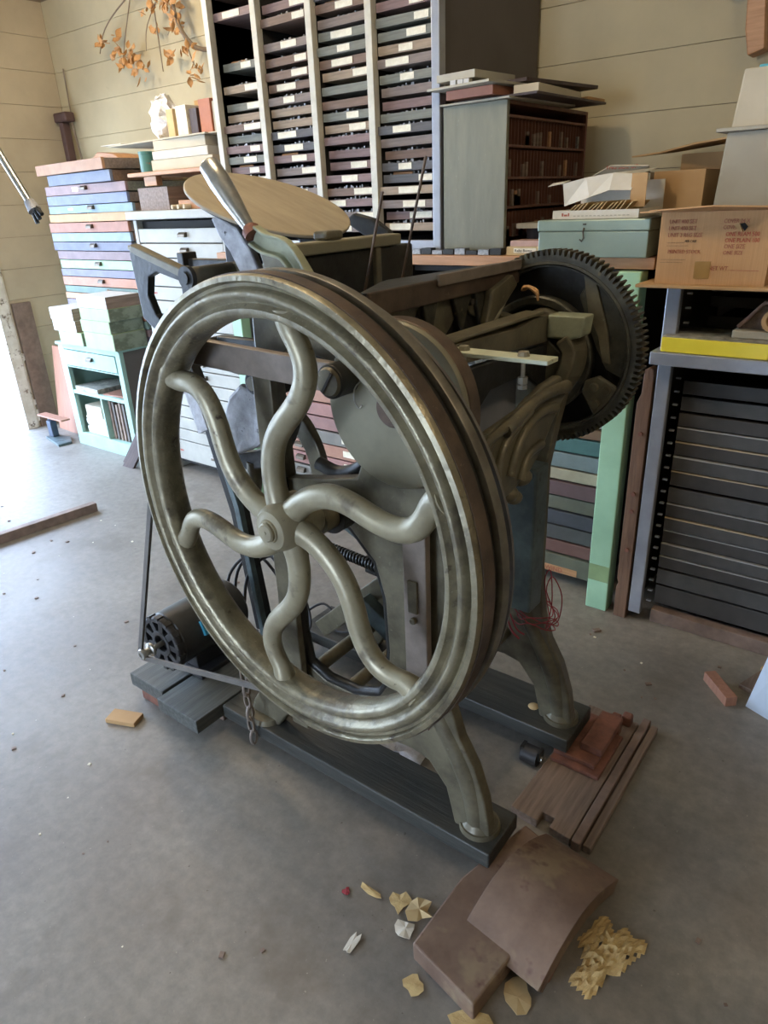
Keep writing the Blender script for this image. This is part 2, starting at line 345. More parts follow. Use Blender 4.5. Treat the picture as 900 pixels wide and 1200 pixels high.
ctl = [(.035, 34), (.065, 31), (.105, 26), (.15, 19.5), (.19, 12.5), (.225, 5.5), (.26, -.5), (.295, -3.9), (.33, -5), (.36, -4), (.385, -1.5), (.405, 1.2), (.425, 2.6), (.448, 3.2)]
def smoothp(p, k=4):
    out = []
    for i in range(len(p) - 1):
        p0 = Vector(p[max(i - 1, 0)]); p1 = Vector(p[i]); p2 = Vector(p[i + 1]); p3 = Vector(p[min(i + 2, len(p) - 1)])
        for j in range(k):
            t = j / k; out.append(.5 * ((2 * p1) + (p2 - p0) * t + (2 * p0 - 5 * p1 + 4 * p2 - p3) * t * t + (3 * p1 - p0 - 3 * p2 + p3) * t ** 3))
    out.append(Vector(p[-1])); return out
oval = [(math.cos(2 * PI * k / 16) * 1.02, math.sin(2 * PI * k / 16) * .9) for k in range(16)]
for b in (18, 78, 138, 198, 258, 318):
    pts = smoothp([wp(r, b + d, -.034) for r, d in ctl], 3); m = len(pts); rad = []
    for i in range(m):
        t = i / (m - 1); r = .0262 - .004 * t
        if t > .82: r += .010 * ((t - .82) / .18) ** 1.3
        if t < .12: r += .004 * (1 - t / .12)
        rad.append(r)
    sp = MB().sweep(pts, rad, sec=oval, up=N)
    P(sp, 'spoke', 'spokeiron', fw, smooth=60)
P(MB().cyl(WC - N * .09, (-.982 + .02, 1.74, .937), .022), 'main_shaft', 'steel', smooth=40)
# side frames
ring_ = lambda c, r, n=16, a0=0, a1=360: [(c[0] + r * math.cos(R(a0 + (a1 - a0) * i / n)), c[1] + r * math.sin(R(a0 + (a1 - a0) * i / n))) for i in range(n)]
outer = [(-.675, .105), (-.575, .105), (-.578, .15), (-.59, .22), (-.62, .31), (-.66, .38), (-.685, .46), (-.70, .60), (-.70, .90), (-.68, 1.02), (-.66, 1.12), (-.68, 1.20), (-.74, 1.25), (-.84, 1.28), (-.98, 1.30),
         (-1.10, 1.34), (-1.16, 1.38), (-1.21, 1.37), (-1.215, 1.20), (-1.225, .95), (-1.235, .60), (-1.25, .42), (-1.32, .28), (-1.40, .16), (-1.42, .105), (-1.30, .105), (-1.27, .15), (-1.22, .21), (-1.14, .245),
         (-1.05, .27), (-.95, .275), (-.86, .275), (-.80, .28), (-.75, .27), (-.70, .21), (-.685, .15)]
hole = [(-1.14, .88), (-1.05, .90), (-.96, .86), (-.89, .79), (-.865, .70), (-.86, .55), (-.87, .45), (-.90, .40), (-.98, .37), (-1.08, .37), (-1.15, .40), (-1.165, .50), (-1.16, .70)]
hole2 = [(-1.15, .945), (-1.04, .965), (-.93, .99), (-.90, 1.06), (-.92, 1.18), (-1.00, 1.245), (-1.10, 1.265), (-1.16, 1.22)]
for y in (1.09, 1.575):
    fr = MB().prism(outer, 'Y', y, y + .035, holes=[hole, hole2])
    fo = P(fr, 'side_frame', 'castiron', bevel=.006)
    fl_ = MB().sweep([(x, y + .017, z) for x, z in hole], .024, sec=[(-.95, -.3), (.95, -.3), (.95, .3), (-.95, .3)], closed=True, up=(0, 1, 0))
    P(MB().sweep([(x * .999 - .001, y + .017, z) for x, z in hole], .016, n=8, closed=True), 'flange', 'darkiron', fo, smooth=60)
    ft = MB().cyl((-.618, y + .03, .105), (-.618, y + .03, .119), .052, .050, 28).cyl((-.618, y + .03, .119), (-.618, y + .03, .134), .045, .034, 28)
    P(ft, 'foot', 'castiron', fo, smooth=40)
    lg = MB().sweep(smoothp([(-.618, y + .028, .12), (-.628, y + .024, .2), (-.65, y + .018, .28), (-.69, y + .018, .36), (-.74, y + .018, .45), (-.77, y + .018, .55)], 4), [.034 - .0003 * i for i in range(21)], n=12)
    P(lg, 'leg', 'castiron', fo, smooth=60)
    P(MB().cyl((-1.36, y + .018, .105), (-1.36, y + .018, .121), .055, .05, 24), 'foot', 'castiron', fo, smooth=40)
# dark column covers and flat bars on the frames
P(box(-.80, -.69, 1.50, 1.574, .50, .92), 'column_cover', 'blueiron', bevel=.006)
P(MB().cyl((-.805, 1.50, .93), (-.805, 1.50, .48), .008), 'column_rod', 'castiron', smooth=40)
P(box(-.785, -.725, 1.055, 1.075, .40, .93), 'flat_bar', 'linkbar', bevel=.003)
P(MB().box(-.77, -.745, 1.048, 1.055, .72, .80).cyl((-.757, 1.055, .70), (-.757, 1.045, .70), .008), 'bar_latch', 'castiron', bevel=.002)
P(box(-1.195, -1.135, 1.055, 1.075, .20, 1.235), 'flat_bar', 'castiron', bevel=.003)
P(box(-1.175, -1.145, 1.076, 1.088, .20, .95), 'flat_bar_backing', 'darkiron')
# link bar behind the flywheel rim and its pivot bolt
P(box(-1.46, -.885, 1.0, 1.022, 1.215, 1.275, spin((-1.17, 1.0, 1.245), R(2.2), 'Y')), 'link_bar', 'linkbar', bevel=.003)
bl = P(MB().cyl((-.895, .985, 1.232), (-.895, 1.09, 1.232), .034, n=28), 'pivot_bolt', 'darkiron', bevel=.003, smooth=40)
P(MB().cyl((-.895, .979, 1.232), (-.895, .985, 1.232), .026, .030, 28), 'bolt_face', 'castiron', bl, smooth=30)
P(box(-.898, -.892, .977, .9795, 1.208, 1.256, spin((-.895, .98, 1.232), R(35), 'Y')), 'screw_slot', 'inkblack', bl)
# drum
dr = P(MB().lathe([(0, 0), (.150, 0), (.162, .003), (.166, .008), (.166, .048), (.160, .053), (0, .053)], (-.782, 1.035, 1.182), (0, 1, 0), n=72, closed=False), 'drum', 'drum', smooth=35)
P(MB().lathe([(.1665, .012), (.1685, .014), (.1685, .045), (.1665, .047)], (-.782, 1.035, 1.182), (0, 1, 0), n=72), 'drum_rim', 'treadiron', dr, smooth=35)
P(MB().lathe([(0, -.006), (.034, -.006), (.038, -.001), (.038, .001)], (-.782, 1.035, 1.182), (0, 1, 0), n=32, closed=False), 'drum_hub', 'treadiron', dr, smooth=35)
P(MB().sweep(smoothp([(-.845, 1.03, 1.235), (-.865, 1.026, 1.215), (-.868, 1.026, 1.19), (-.858, 1.026, 1.175), (-.85, 1.026, 1.182)], 4), .0016, n=6), 'wire_hook', 'steel', dr)
# cam roller under the drum, dark curved cam arm
P(MB().cyl((-.965, .99, .915), (-.965, 1.088, .915), .031, n=28).cyl((-.965, .982, .915), (-.965, .99, .915), .020, .024, 24), 'cam_roller', 'castiron', smooth=35)
P(MB().cyl((-.965, 1.03, .915), (-.965, 1.075, .915), .045, n=28), 'cam_collar', 'darkiron', smooth=35)
P(MB().sweep(smoothp([(-1.24, 1.30, .90), (-1.17, 1.30, .885), (-1.10, 1.30, .91), (-1.05, 1.30, .96), (-1.02, 1.30, 1.02)], 5), .020, n=10), 'cam_arm', 'darkiron', smooth=60)
P(MB().sweep(smoothp([(-1.37, 1.35, 1.0), (-1.33, 1.35, .965), (-1.295, 1.35, .90), (-1.285, 1.35, .82), (-1.30, 1.35, .73)], 5), [.030 - .0003 * i for i in range(21)], sec=[(-.5, -1), (.5, -1), (.5, 1), (-.5, 1)], up=(0, 0, 1)), 'curved_arm', 'castiron', bevel=.004)
# cross members between the frames
for (a, b, w, h, mm) in (((-1.34, 1.40, .745), (-1.02, 1.40, .60), .02, .032, 'blueiron'), ((-1.20, 1.40, .42), (-.98, 1.40, .285), .02, .032, 'blueiron'), ((-1.42, 1.44, .22), (-1.10, 1.44, .52), .018, .03, 'castiron'), ((-1.25, 1.5, .50), (-.90, 1.5, .47), .02, .03, 'darkiron')):
    P(MB().sweep([a, b], 1, sec=[(-w, -h), (w, -h), (w, h), (-w, h)]), 'tie_bar', mm, bevel=.004)
for x, z in ((-1.17, .34), (-.80, .36), (-.80, .98), (-1.16, 1.28), (-1.05, .32)):
    P(MB().cyl((x, 1.126, z), (x, 1.575, z), .020, n=18), 'tie_rod', 'castiron', smooth=40)
hel = [(-1.32 + .30 * t / 240, 1.36 + .014 * math.cos(t * 2 * PI / 9), .604 + .014 * math.sin(t * 2 * PI / 9) - .02 * t / 240) for t in range(241)]
P(MB().sweep(hel, .0040, n=5), 'coil_spring', 'darkiron', smooth=60)
P(MB().cyl((-1.38, 1.36, .606), (-.99, 1.36, .581), .006), 'spring_rod', 'darkiron')
# leaning post and its pale edge
P(MB().sweep([(-1.955, 1.45, 1.10), (-1.865, 1.45, .87), (-1.785, 1.45, .565), (-1.72, 1.44, .107)], 1, sec=[(-.02, -.03), (.02, -.03), (.02, .03), (-.02, .03)], up=(1, 0, 0)), 'leaning_post', 'darkiron', bevel=.004)
P(MB().sweep([(-1.83, 1.425, .86), (-1.755, 1.422, .60), (-1.69, 1.41, .107)], 1, sec=[(-.012, -.012), (.012, -.012), (.012, .012), (-.012, .012)], up=(1, 0, 0)), 'post_edge', 'blueiron', bevel=.003)
P(MB().sweep([(-2.02, 1.44, 1.13), (-1.96, 1.43, 1.06), (-1.91, 1.42, .98), (-1.86, 1.41, .86)], 1, sec=[(-.01, -.028), (.01, -.028), (.01, .028), (-.01, .028)], up=(1, 0, 0)), 'hooked_bracket', 'greyiron', bevel=.003)
# grey shield casting with hooked arm beneath, greenish bearing over it
shield = [(-1.495, .895), (-1.50, .96), (-1.482, 1.03), (-1.45, 1.085), (-1.40, 1.125), (-1.36, 1.115), (-1.31, 1.12), (-1.275, 1.09), (-1.272, 1.045), (-1.30, 1.005), (-1.36, .955), (-1.43, .925)]
P(MB().prism(shield, 'Y', 1.19, 1.215), 'shield_casting', 'greyiron', bevel=.010)
P(MB().sweep(smoothp([(-1.49, 1.235, .885), (-1.43, 1.235, .895), (-1.36, 1.235, .92), (-1.30, 1.235, .975), (-1.26, 1.235, 1.05)], 5), .026, sec=[(-.6, -1), (.6, -1), (.6, 1), (-.6, 1)], up=(0, 0, 1)), 'hook_arm', 'darkiron', bevel=.004)
P(MB().sweep(smoothp([(-1.43, 1.235, .89), (-1.435, 1.235, .84), (-1.45, 1.235, .78)], 4), .022, n=10), 'hook_tip', 'castiron', smooth=60)
P(MB().sphere((-1.40, 1.21, 1.180), .062, (1.3, .6, .55), 18, 12), 'bearing_boss', 'castiron', smooth=60)
br = P(MB().box(-1.36, -1.26, 1.215, 1.26, 1.11, 1.19).cyl((-1.34, 1.185, 1.135), (-1.34, 1.26, 1.135), .032, n=24), 'bearing_block', 'darkiron', bevel=.005)
P(MB().cyl((-1.337, 1.176, 1.135), (-1.337, 1.186, 1.135), .018, n=20), 'bearing_pin', 'castiron', br)
P(MB().cyl((-1.62, 1.28, 1.185), (-1.62, 1.34, 1.185), .026, n=20), 'cross_pin', 'darkiron', smooth=40)
P(MB().box(-1.60, -1.12, 1.30, 1.33, 1.18, 1.215), 'rear_rail', 'darkiron', bevel=.004)
# left carriage: rails, end plate, rollers
cg = P(MB().prism([(-1.92, 1.435), (-1.905, 1.447), (-1.66, 1.375), (-1.655, 1.352), (-1.80, 1.385), (-1.845, 1.37), (-1.862, 1.32), (-1.84, 1.265), (-1.775, 1.215), (-1.765, 1.19), (-1.87, 1.225), (-1.905, 1.25)], 'Y', 1.28, 1.305), 'carriage_plate', 'darkiron', bevel=.004)
P(MB().sweep([(-1.925, 1.30, 1.452), (-1.60, 1.30, 1.345)], 1, sec=[(-.018, -.006), (.018, -.006), (.018, .006), (-.018, .006)]), 'rail', 'castiron', cg, bevel=.002)
P(MB().sweep([(-1.86, 1.26, 1.452), (-1.63, 1.26, 1.385)], 1, sec=[(-.016, -.012), (.016, -.012), (.016, .012), (-.016, .012)]), 'rail', 'castiron', cg, bevel=.004)
P(MB().sweep(smoothp([(-1.83, 1.27, 1.215), (-1.84, 1.265, 1.185), (-1.81, 1.262, 1.165), (-1.785, 1.262, 1.19), (-1.795, 1.262, 1.215)], 4), .0035, n=6), 'wire_loop', 'steel', cg)
ro = P(MB().cyl((-1.55, 1.20, 1.385), (-1.55, 1.50, 1.385), .026, n=24), 'form_roller', 'castiron', smooth=40)
P(MB().cyl((-1.55, 1.186, 1.385), (-1.55, 1.20, 1.385), .030, n=24).cyl((-1.55, 1.18, 1.385), (-1.55, 1.186, 1.385), .016, n=18), 'roller_end', 'darkiron', ro, smooth=40)
P(MB().box(-1.98, -1.45, 1.52, 1.55, 1.335, 1.40), 'rear_crossbar', 'darkiron', bevel=.004)
P(MB().box(-1.99, -1.96, 1.50, 1.56, 1.05, 1.42), 'rear_upright', 'darkiron', bevel=.004)
P(MB().sweep(smoothp([(-1.66, 1.46, 1.26), (-1.66, 1.46, 1.38), (-1.655, 1.46, 1.46), (-1.62, 1.45, 1.51)], 4), .030, sec=[(-.45, -1), (.45, -1), (.45, 1), (-.45, 1)], up=(1, 0, 0)), 'upright_arm', 'darkiron', bevel=.005)
# finger arms either side of the ink disc
P(MB().prism([(-1.535, 1.525), (-1.50, 1.528), (-1.44, 1.50), (-1.40, 1.45), (-1.37, 1.38), (-1.36, 1.30), (-1.43, 1.30), (-1.44, 1.38), (-1.475, 1.44), (-1.515, 1.485)], 'Y', 1.28, 1.305), 'finger_arm', 'greyiron', bevel=.006)
P(MB().prism([(-1.335, 1.50), (-1.30, 1.52), (-1.235, 1.505), (-1.185, 1.475), (-1.155, 1.42), (-1.15, 1.28), (-1.195, 1.28), (-1.205, 1.40), (-1.235, 1.445), (-1.29, 1.475)], 'Y', 1.575, 1.60), 'finger_arm', 'darkiron', bevel=.006)
P(MB().prism([(-1.42, 1.495), (-1.36, 1.50), (-1.30, 1.47), (-1.27, 1.40), (-1.27, 1.30), (-1.31, 1.30), (-1.315, 1.38), (-1.34, 1.43), (-1.38, 1.455)], 'Y', 1.44, 1.46), 'finger_arm', 'darkiron', bevel=.006)
# ink disc: tilts towards the operator
dn = Vector((.37, -.02, .93)).normalized(); dc = Vector((-1.403, 1.37, 1.556))
dk = P(MB().lathe([(0, 0), (.2095, 0), (.2115, -.002), (.2115, -.007), (.2095, -.009), (0, -.009)], dc, dn, n=96, closed=False), 'ink_disc', 'discplate', smooth=35)
P(MB().lathe([(0, -.010), (.20, -.010), (.196, -.017), (0, -.017)], dc, dn, n=64, closed=False), 'disc_underside', 'darkiron', dk, smooth=35)
P(MB().cyl(dc - dn * .017, dc - dn * .16, .03, .045, 20), 'disc_stem', 'darkiron', smooth=40)
P(MB().box(-1.58, -1.30, 1.34, 1.40, 1.37, 1.41).box(-1.34, -1.28, 1.26, 1.50, 1.36, 1.42), 'disc_bracket', 'castiron', bevel=.006)
# throw-off lever
h0, h1 = Vector((-1.305, 1.105, 1.632)), Vector((-1.195, 1.10, 1.505))
hv = h0 - h1
lv = P(MB().sweep([h0 + hv * .05, h0 + hv * .035, h0, h1 + hv * .75, h1 + hv * .45, h1 + hv * .2, h1], [.006, .017, .0225, .0245, .0215, .0165, .013], n=20), 'lever_handle', 'steel', smooth=60)
P(MB().sweep([h1 + hv * .03, h1 - hv * .02, h1 - hv * .10], [.0135, .020, .020], n=18), 'collar', 'rust', lv, smooth=50)
lb = MB().sweep(smoothp([h1 - hv * .10, (-1.15, 1.10, 1.475), (-1.095, 1.10, 1.462), (-1.055, 1.10, 1.42), (-1.02, 1.095, 1.375), (-.99, 1.09, 1.30)], 4), [.022] * 21, sec=[(-.5, -1), (.5, -1), (.5, -.72), (-.1, -.6), (-.1, .6), (.5, .72), (.5, 1), (-.5, 1)], up=(0, 0, 1))
P(lb, 'lever_arm', 'palepaint', bevel=.002)
P(MB().prism([(-1.20, 1.49), (-1.08, 1.46), (-1.02, 1.38), (-1.10, 1.33), (-1.17, 1.40)], 'Y', 1.115, 1.125), 'lever_web', 'castiron', bevel=.002)
# bed: a black box with a pale worn rail along its top
P(MB().box(-1.16, -1.10, 1.13, 1.57, 1.26, 1.445), 'bed', 'darkiron', bevel=.005)
rl = P(MB().box(-1.135, -1.085, 1.12, 1.50, 1.446, 1.472), 'bed_rail', 'drum', bevel=.004)
P(MB().box(-1.13, -1.09, 1.225, 1.285, 1.472, 1.492), 'rail_stop', 'castiron', rl, bevel=.006)
P(MB().box(-1.105, -1.088, 1.40, 1.42, 1.28, 1.446), 'bed_edge', 'castiron', bevel=.003)
# gripper rods
P(MB().cyl((-.992, 1.22, 1.345), (-.945, 1.245, 1.565), .0032, n=8), 'gripper_rod', 'treadiron', smooth=60)
P(MB().cyl((-1.03, 1.42, 1.37), (-.975, 1.45, 1.635), .0032, n=8), 'gripper_rod', 'treadiron', smooth=60)
# platen: top plate, apron and scalloped ribs under it
pt = P(MB().prism([(-.842, 1.05), (-.842, 1.66), (-.895, 1.66), (-.945, 1.25), (-.93, 1.20), (-.86, 1.05)], 'Z', 1.384, 1.392), 'platen', 'darkiron', bevel=.002)
P(MB().box(-.852, -.838, 1.05, 1.66, 1.345, 1.392), 'apron', 'treadiron', pt, bevel=.003)
P(MB().box(-.8375, -.830, 1.28, 1.655, 1.378, 1.402), 'apron_lip', 'linkbar', pt, bevel=.002)
P(MB().box(-.90, -.87, 1.12, 1.62, 1.18, 1.383), 'platen_core', 'darkiron', pt, bevel=.01)
scal = []
def arc(y0, y1, zt, zb, n=10): return [(y0 + (y1 - y0) * i / n, zt - (zt - zb) * math.sin(PI * i / n)) for i in range(n + 1)]
for (y0, y1, zb) in ((1.13, 1.25, 1.285), (1.235, 1.43, 1.258), (1.41, 1.58, 1.285)):
    pl = [(y0, 1.345)] + arc(y0, y1, 1.345, zb)[1:-1] + [(y1, 1.345)]
    P(MB().prism(pl, 'X', -.880, -.862), 'rib', 'castiron', pt, bevel=.005)
for y0, w_ in ((1.27, .05), (1.40, .07), (1.49, .06)):
    P(MB().prism([(y0 - w_ * .5, 1.345), (y0 + w_ * .6, 1.345), (y0 + w_ * .35, 1.31), (y0 + .004, 1.262), (y0 - .006, 1.275)], 'X', -.861, -.848), 'rib', 'geariron', pt, bevel=.004)
P(MB().prism([(1.50, 1.345), (1.60, 1.372), (1.63, 1.345), (1.56, 1.30), (1.51, 1.265), (1.475, 1.27), (1.49, 1.31)], 'X', -.848, -.825), 'rib', 'castiron', pt, bevel=.006)
P(MB().sweep(smoothp([(-.84, 1.62, 1.36), (-.835, 1.58, 1.32), (-.83, 1.53, 1.285), (-.83, 1.50, 1.262)], 4), .008, n=8), 'rib_edge', 'drum', pt, smooth=60)
P(MB().cyl((-.86, 1.445, 1.325), (-.846, 1.445, 1.325), .008, n=12), 'rib_hole', 'inkblack', pt)
P(MB().cyl((-.93, 1.03, 1.35), (-.93, 1.09, 1.35), .028, n=20), 'platen_pivot', 'castiron', smooth=40)
P(MB().sweep(smoothp([(-.80, 1.60, 1.335), (-.78, 1.59, 1.345), (-.755, 1.585, 1.335), (-.75, 1.585, 1.315)], 3), [.003, .006, .007, .005, .005, .006, .006, .004, .003, .002], n=6), 'frayed_cord', 'leaf')
# big crossbar with squared end
cb = P(MB().prism([(1.13, 1.248), (1.60, 1.222), (1.615, 1.222), (1.615, 1.284), (1.50, 1.286), (1.42, 1.278), (1.13, 1.290)], 'X', -.765, -.715), 'crossbar', 'castiron', bevel=.008)
P(MB().box(-.764, -.716, 1.132, 1.55, 1.2905, 1.297), 'bar_ridge', 'castiron', cb, bevel=.002)
P(MB().prism([(-.715, 1.232), (-.655, 1.232), (-.628, 1.240), (-.622, 1.287), (-.715, 1.287)], 'Y', 1.565, 1.625), 'crossbar_end', 'palepaint', cb, bevel=.006)
P(MB().sweep(smoothp([(-.675, 1.60, 1.235), (-.655, 1.60, 1.20), (-.66, 1.59, 1.15), (-.69, 1.585, 1.10)], 4), .035, sec=[(-1.2, -.5), (1.2, -.5), (1.2, .5), (-1.2, .5)], up=(1, 0, 0)), 'bracket', 'castiron', cb, bevel=.006)
P(MB().prism([(1.13, 1.235), (1.58, 1.215), (1.58, 1.10), (1.53, 1.13), (1.47, 1.165), (1.30, 1.165), (1.26, 1.14), (1.22, 1.10), (1.13, 1.08)], 'X', -.735, -.715), 'cross_web', 'darkiron', bevel=.006)
P(MB().sweep(smoothp([(-.70, 1.14, 1.20), (-.70, 1.16, 1.17), (-.70, 1.17, 1.12), (-.70, 1.16, 1.07)], 4), .012, n=8), 'stay_rod', 'castiron', smooth=60)
# small pale plate on two bolts
pp = P(MB().box(-.70, -.49, 1.085, 1.128, 1.284, 1.292), 'feed_plate', 'platelight', bevel=.0015)
for x in (-.665, -.545):
    bo = P(MB().cyl((x, 1.106, 1.292), (x, 1.106, 1.300), .011, .009, 12), 'bolt', 'drum', pp)
    P(MB().cyl((x, 1.106, 1.235), (x, 1.106, 1.284), .004, n=8), 'bolt_shank', 'steel', pp)
    P(MB().cyl((x, 1.106, 1.244), (x, 1.106, 1.255), .0095, n=6).cyl((x, 1.106, 1.234), (x, 1.106, 1.241), .009, n=6), 'nut', 'steel', pp)
# ribbed rocker casting on the right
rk = P(MB().prism([(1.533, 1.113), (1.473, 1.066), (1.421, 1.012), (1.359, .974), (1.292, .955), (1.227, .95), (1.161, .965), (1.10, 1.0), (1.079, 1.08), (1.10, 1.125), (1.168, 1.118), (1.257, 1.126), (1.30, 1.128), (1.342, 1.142), (1.416, 1.159), (1.50, 1.165)], 'X', -.665, -.64), 'rocker_arm', 'castiron', bevel=.008)
for pts_, r in (([(1.52, 1.135), (1.44, 1.142), (1.36, 1.138), (1.302, 1.128), (1.219, 1.110)], .016), ([(1.46, 1.10), (1.378, 1.105), (1.291, 1.07), (1.25, 1.0)], .013), ([(1.40, 1.03), (1.33, 1.02), (1.30, .975)], .011), ([(1.327, 1.125), (1.222, 1.08), (1.185, 1.01)], .013), ([(1.227, 1.118), (1.15, 1.105), (1.10, 1.07)], .012), ([(1.16, 1.10), (1.118, 1.05), (1.10, 1.0)], .011)):
    pp_ = smoothp([(-.636, y, z) for y, z in pts_], 4); P(MB().sweep(pp_, [r * (1 - .25 * math.sin(PI * i / (len(pp_) - 1))) for i in range(len(pp_))], n=8), 'rib', 'castiron', rk, smooth=60)
for (y, z, r, sx2) in ((1.34, .965, .026, 1), (1.28, .945, .024, 1), (1.22, .94, .028, 1), (1.165, .955, .024, 1), (1.10, 1.10, .030, 1), (1.19, .915, .02, 1), (1.25, .905, .018, 1), (1.31, .925, .02, 1)):
    P(MB().sphere((-.655, y, z), r, (1, 1.1, .8), 10, 7), 'lump', 'castiron', rk, smooth=60)
P(MB().prism([(1.14, 1.02), (1.46, 1.09), (1.42, 1.0), (1.34, .93), (1.16, .92)], 'X', -.70, -.675), 'web', 'darkiron', rk, bevel=.004)
P(MB().sphere((-.69, 1.14, .885), .016, n=10, m=7), 'knob', 'steel', smooth=60)
# big gear at the far side
GC = Vector((-.752, 1.655, 1.185)); g = MB(); nt_ = 104; pts = []
for i in range(nt_):
    a = 2 * PI * i / nt_; da = 2 * PI / nt_
    for f, r in ((-.30, .226), (-.16, .2395), (.16, .2395), (.30, .226)):
        pts.append((GC.x + r * math.cos(a + f * da), GC.z + r * math.sin(a + f * da)))
g.prism(pts, 'Y', GC.y, GC.y + .05, holes=[[(GC.x + .200 * math.cos(2 * PI * i / 72), GC.z + .200 * math.sin(2 * PI * i / 72)) for i in range(72)]])
ge = P(g, 'gear_wheel', 'geariron')
P(MB().lathe([(.2005, .004), (.207, -.006), (.213, -.004), (.2135, .002), (.213, .01), (.2005, .01)], GC, (0, 1, 0), n=96), 'rim_ring', 'geariron', ge, smooth=40)
P(MB().lathe([(.0, .036), (.2, .036), (.2, .045), (.0, .045)], GC, (0, 1, 0), n=64, closed=False), 'gear_web', 'darkiron', ge)
P(MB().lathe([(.128, .036), (.128, .006), (.132, .002), (.146, .002), (.150, .006), (.150, .036)], GC + Vector((-.035, 0, -.02)), (0, 1, 0), n=72), 'cam_track', 'geariron', ge, smooth=40)
P(MB().lathe([(.0, -.03), (.055, -.03), (.062, -.02), (.066, .0), (.07, .035), (.0, .035)], GC + Vector((-.015, 0, .035)), (0, 1, 0), n=40, closed=False), 'gear_hub', 'castiron', ge, smooth=40)
segp = [(GC.x + r * math.cos(R(a)), GC.z + r * math.sin(R(a))) for r, a in ((.199, 62), (.199, 50), (.199, 38), (.199, 26), (.199, 14), (.199, 2), (.199, -10), (.199, -16), (.155, -14), (.120, 10), (.125, 45), (.15, 62))]
P(MB().prism(segp, 'Y', GC.y + .012, GC.y + .036), 'counterweight', 'geariron', ge, bevel=.004)
P(MB().prism([(GC.x + r * math.cos(R(a)), GC.z + r * math.sin(R(a))) for r, a in ((.20, 66), (.215, 60), (.16, 20), (.165, -8), (.145, -8), (.135, 20), (.14, 45))], 'Y', GC.y + .004, GC.y + .014), 'rib', 'castiron', ge, bevel=.003)
P(MB().prism([(GC.x + r * math.cos(R(a)), GC.z + r * math.sin(R(a))) for r, a in ((.205, -22), (.206, -34), (.204, -48), (.14, -44), (.125, -32), (.15, -20))], 'Y', GC.y - .004, GC.y + .012), 'boss_plate', 'castiron', ge, bevel=.004)
for r, a in ((.185, -27), (.155, -31), (.185, -41)):
    P(MB().cyl((GC.x + r * math.cos(R(a)), GC.y - .012, GC.z + r * math.sin(R(a))), (GC.x + r * math.cos(R(a)), GC.y - .003, GC.z + r * math.sin(R(a))), .010, .012, 14), 'rivet', 'castiron', ge, smooth=40)
P(MB().cyl((-.767, 1.61, 1.22), (-.767, 1.66, 1.22), .026, n=20), 'gear_shaft', 'castiron', smooth=40)
# added panel behind the crossbar, its blue-grey colour stands for the blue-lit opening
P(box(-.79, -.786, 1.26, 1.56, 1.03, 1.17), 'blue_lit_gap', 'greysteel')
# pinion
P(MB().lathe([(0, 0), (.095, 0), (.095, .05), (0, .05)], (-.962, 1.655, .937), (0, 1, 0), n=40, closed=False), 'pinion', 'geariron')

# red twine tied round the rear leg
def loops(seed, c, n=70, r=.06):
    q = random.Random(seed); p = []
    for i in range(n):
        a = i * .42; p.append(Vector((c[0] + (r + .012 * math.sin(i * .9)) * math.cos(a), c[1] + .045 * math.sin(a), c[2] + .03 * math.sin(i * .23) + q.uniform(-.006, .006))))
    return p
rt = MB().sweep(smoothp(loops(3, (-.715, 1.592, .44)), 2), .0016, n=5)
rt.sweep(smoothp([(-.66, 1.56, .44), (-.63, 1.56, .47), (-.625, 1.56, .55), (-.655, 1.56, .60), (-.67, 1.56, .55), (-.64, 1.56, .48), (-.66, 1.555, .43)], 4), .0016, n=5)
rt.sweep(smoothp([(-.665, 1.56, .43), (-.65, 1.555, .52), (-.66, 1.555, .62), (-.675, 1.555, .58), (-.65, 1.55, .47)], 4), .0016, n=5)
rt.sweep(smoothp([(-.78, 1.545, .44), (-.76, 1.54, .40), (-.735, 1.54, .38)], 4), .003, n=5).sweep(smoothp([(-.77, 1.545, .45), (-.745, 1.54, .41), (-.72, 1.54, .40)], 4), .0025, n=5)
one(rt, 'red_twine', M['redstring'], 'red twine wound round the rear leg of the press with loose loops', 'twine', (-.715, 1.592, .40))

# ------------------------------------------------------------------ motor on its blocks, belt, cables
mo = thing('electric_motor', 'black cylindrical electric motor with slotted end and small pulley', 'motor', (-1.75, 1.15, .105))
AX = (-1.755, .262)
P(MB().lathe([(0, 0), (.088, 0), (.096, .008), (.096, .27), (.088, .28), (0, .28)], (AX[0], 1.05, AX[1]), (0, 1, 0), n=40, closed=False), 'housing', 'motor', mo, smooth=35)
ec = MB().lathe([(.030, 0), (.046, 0), (.046, .02), (.030, .02)], (AX[0], 1.028, AX[1]), (0, 1, 0), n=32).lathe([(.078, 0), (.092, 0), (.095, .006), (.095, .021), (.078, .021)], (AX[0], 1.028, AX[1]), (0, 1, 0), n=32)
for i in range(9):
    a = 2 * PI * i / 9; ec.box(.044, .08, -.011, .011, 0, .02, Matrix.Translation((AX[0], 1.05, AX[1])) @ Matrix.Rotation(-PI / 2, 4, 'X').inverted() @ Matrix.Rotation(a, 4, 'Z'))
en = P(ec, 'end_cap', 'rubber', mo, bevel=.002)
for i in range(14):
    a = 2 * PI * (i + .5) / 14
    P(box(.086, .0985, -.009, .009, 0, .024, Matrix.Translation((AX[0], 1.051, AX[1])) @ Matrix.Rotation(PI / 2, 4, 'X') @ Matrix.Rotation(a, 4, 'Z')), 'end_lug', 'motor', en)
P(MB().cyl((AX[0], .955, AX[1]), (AX[0], 1.05, AX[1]), .009, n=16), 'shaft', 'steel', mo, smooth=40)
P(MB().lathe([(.008, 0), (.017, 0), (.020, .006), (.020, .014), (.013, .018), (.013, .028), (.024, .034), (.024, .042), (.008, .042)], (AX[0], .952, AX[1]), (0, 1, 0), n=28), 'pulley', 'steel', mo, smooth=35)
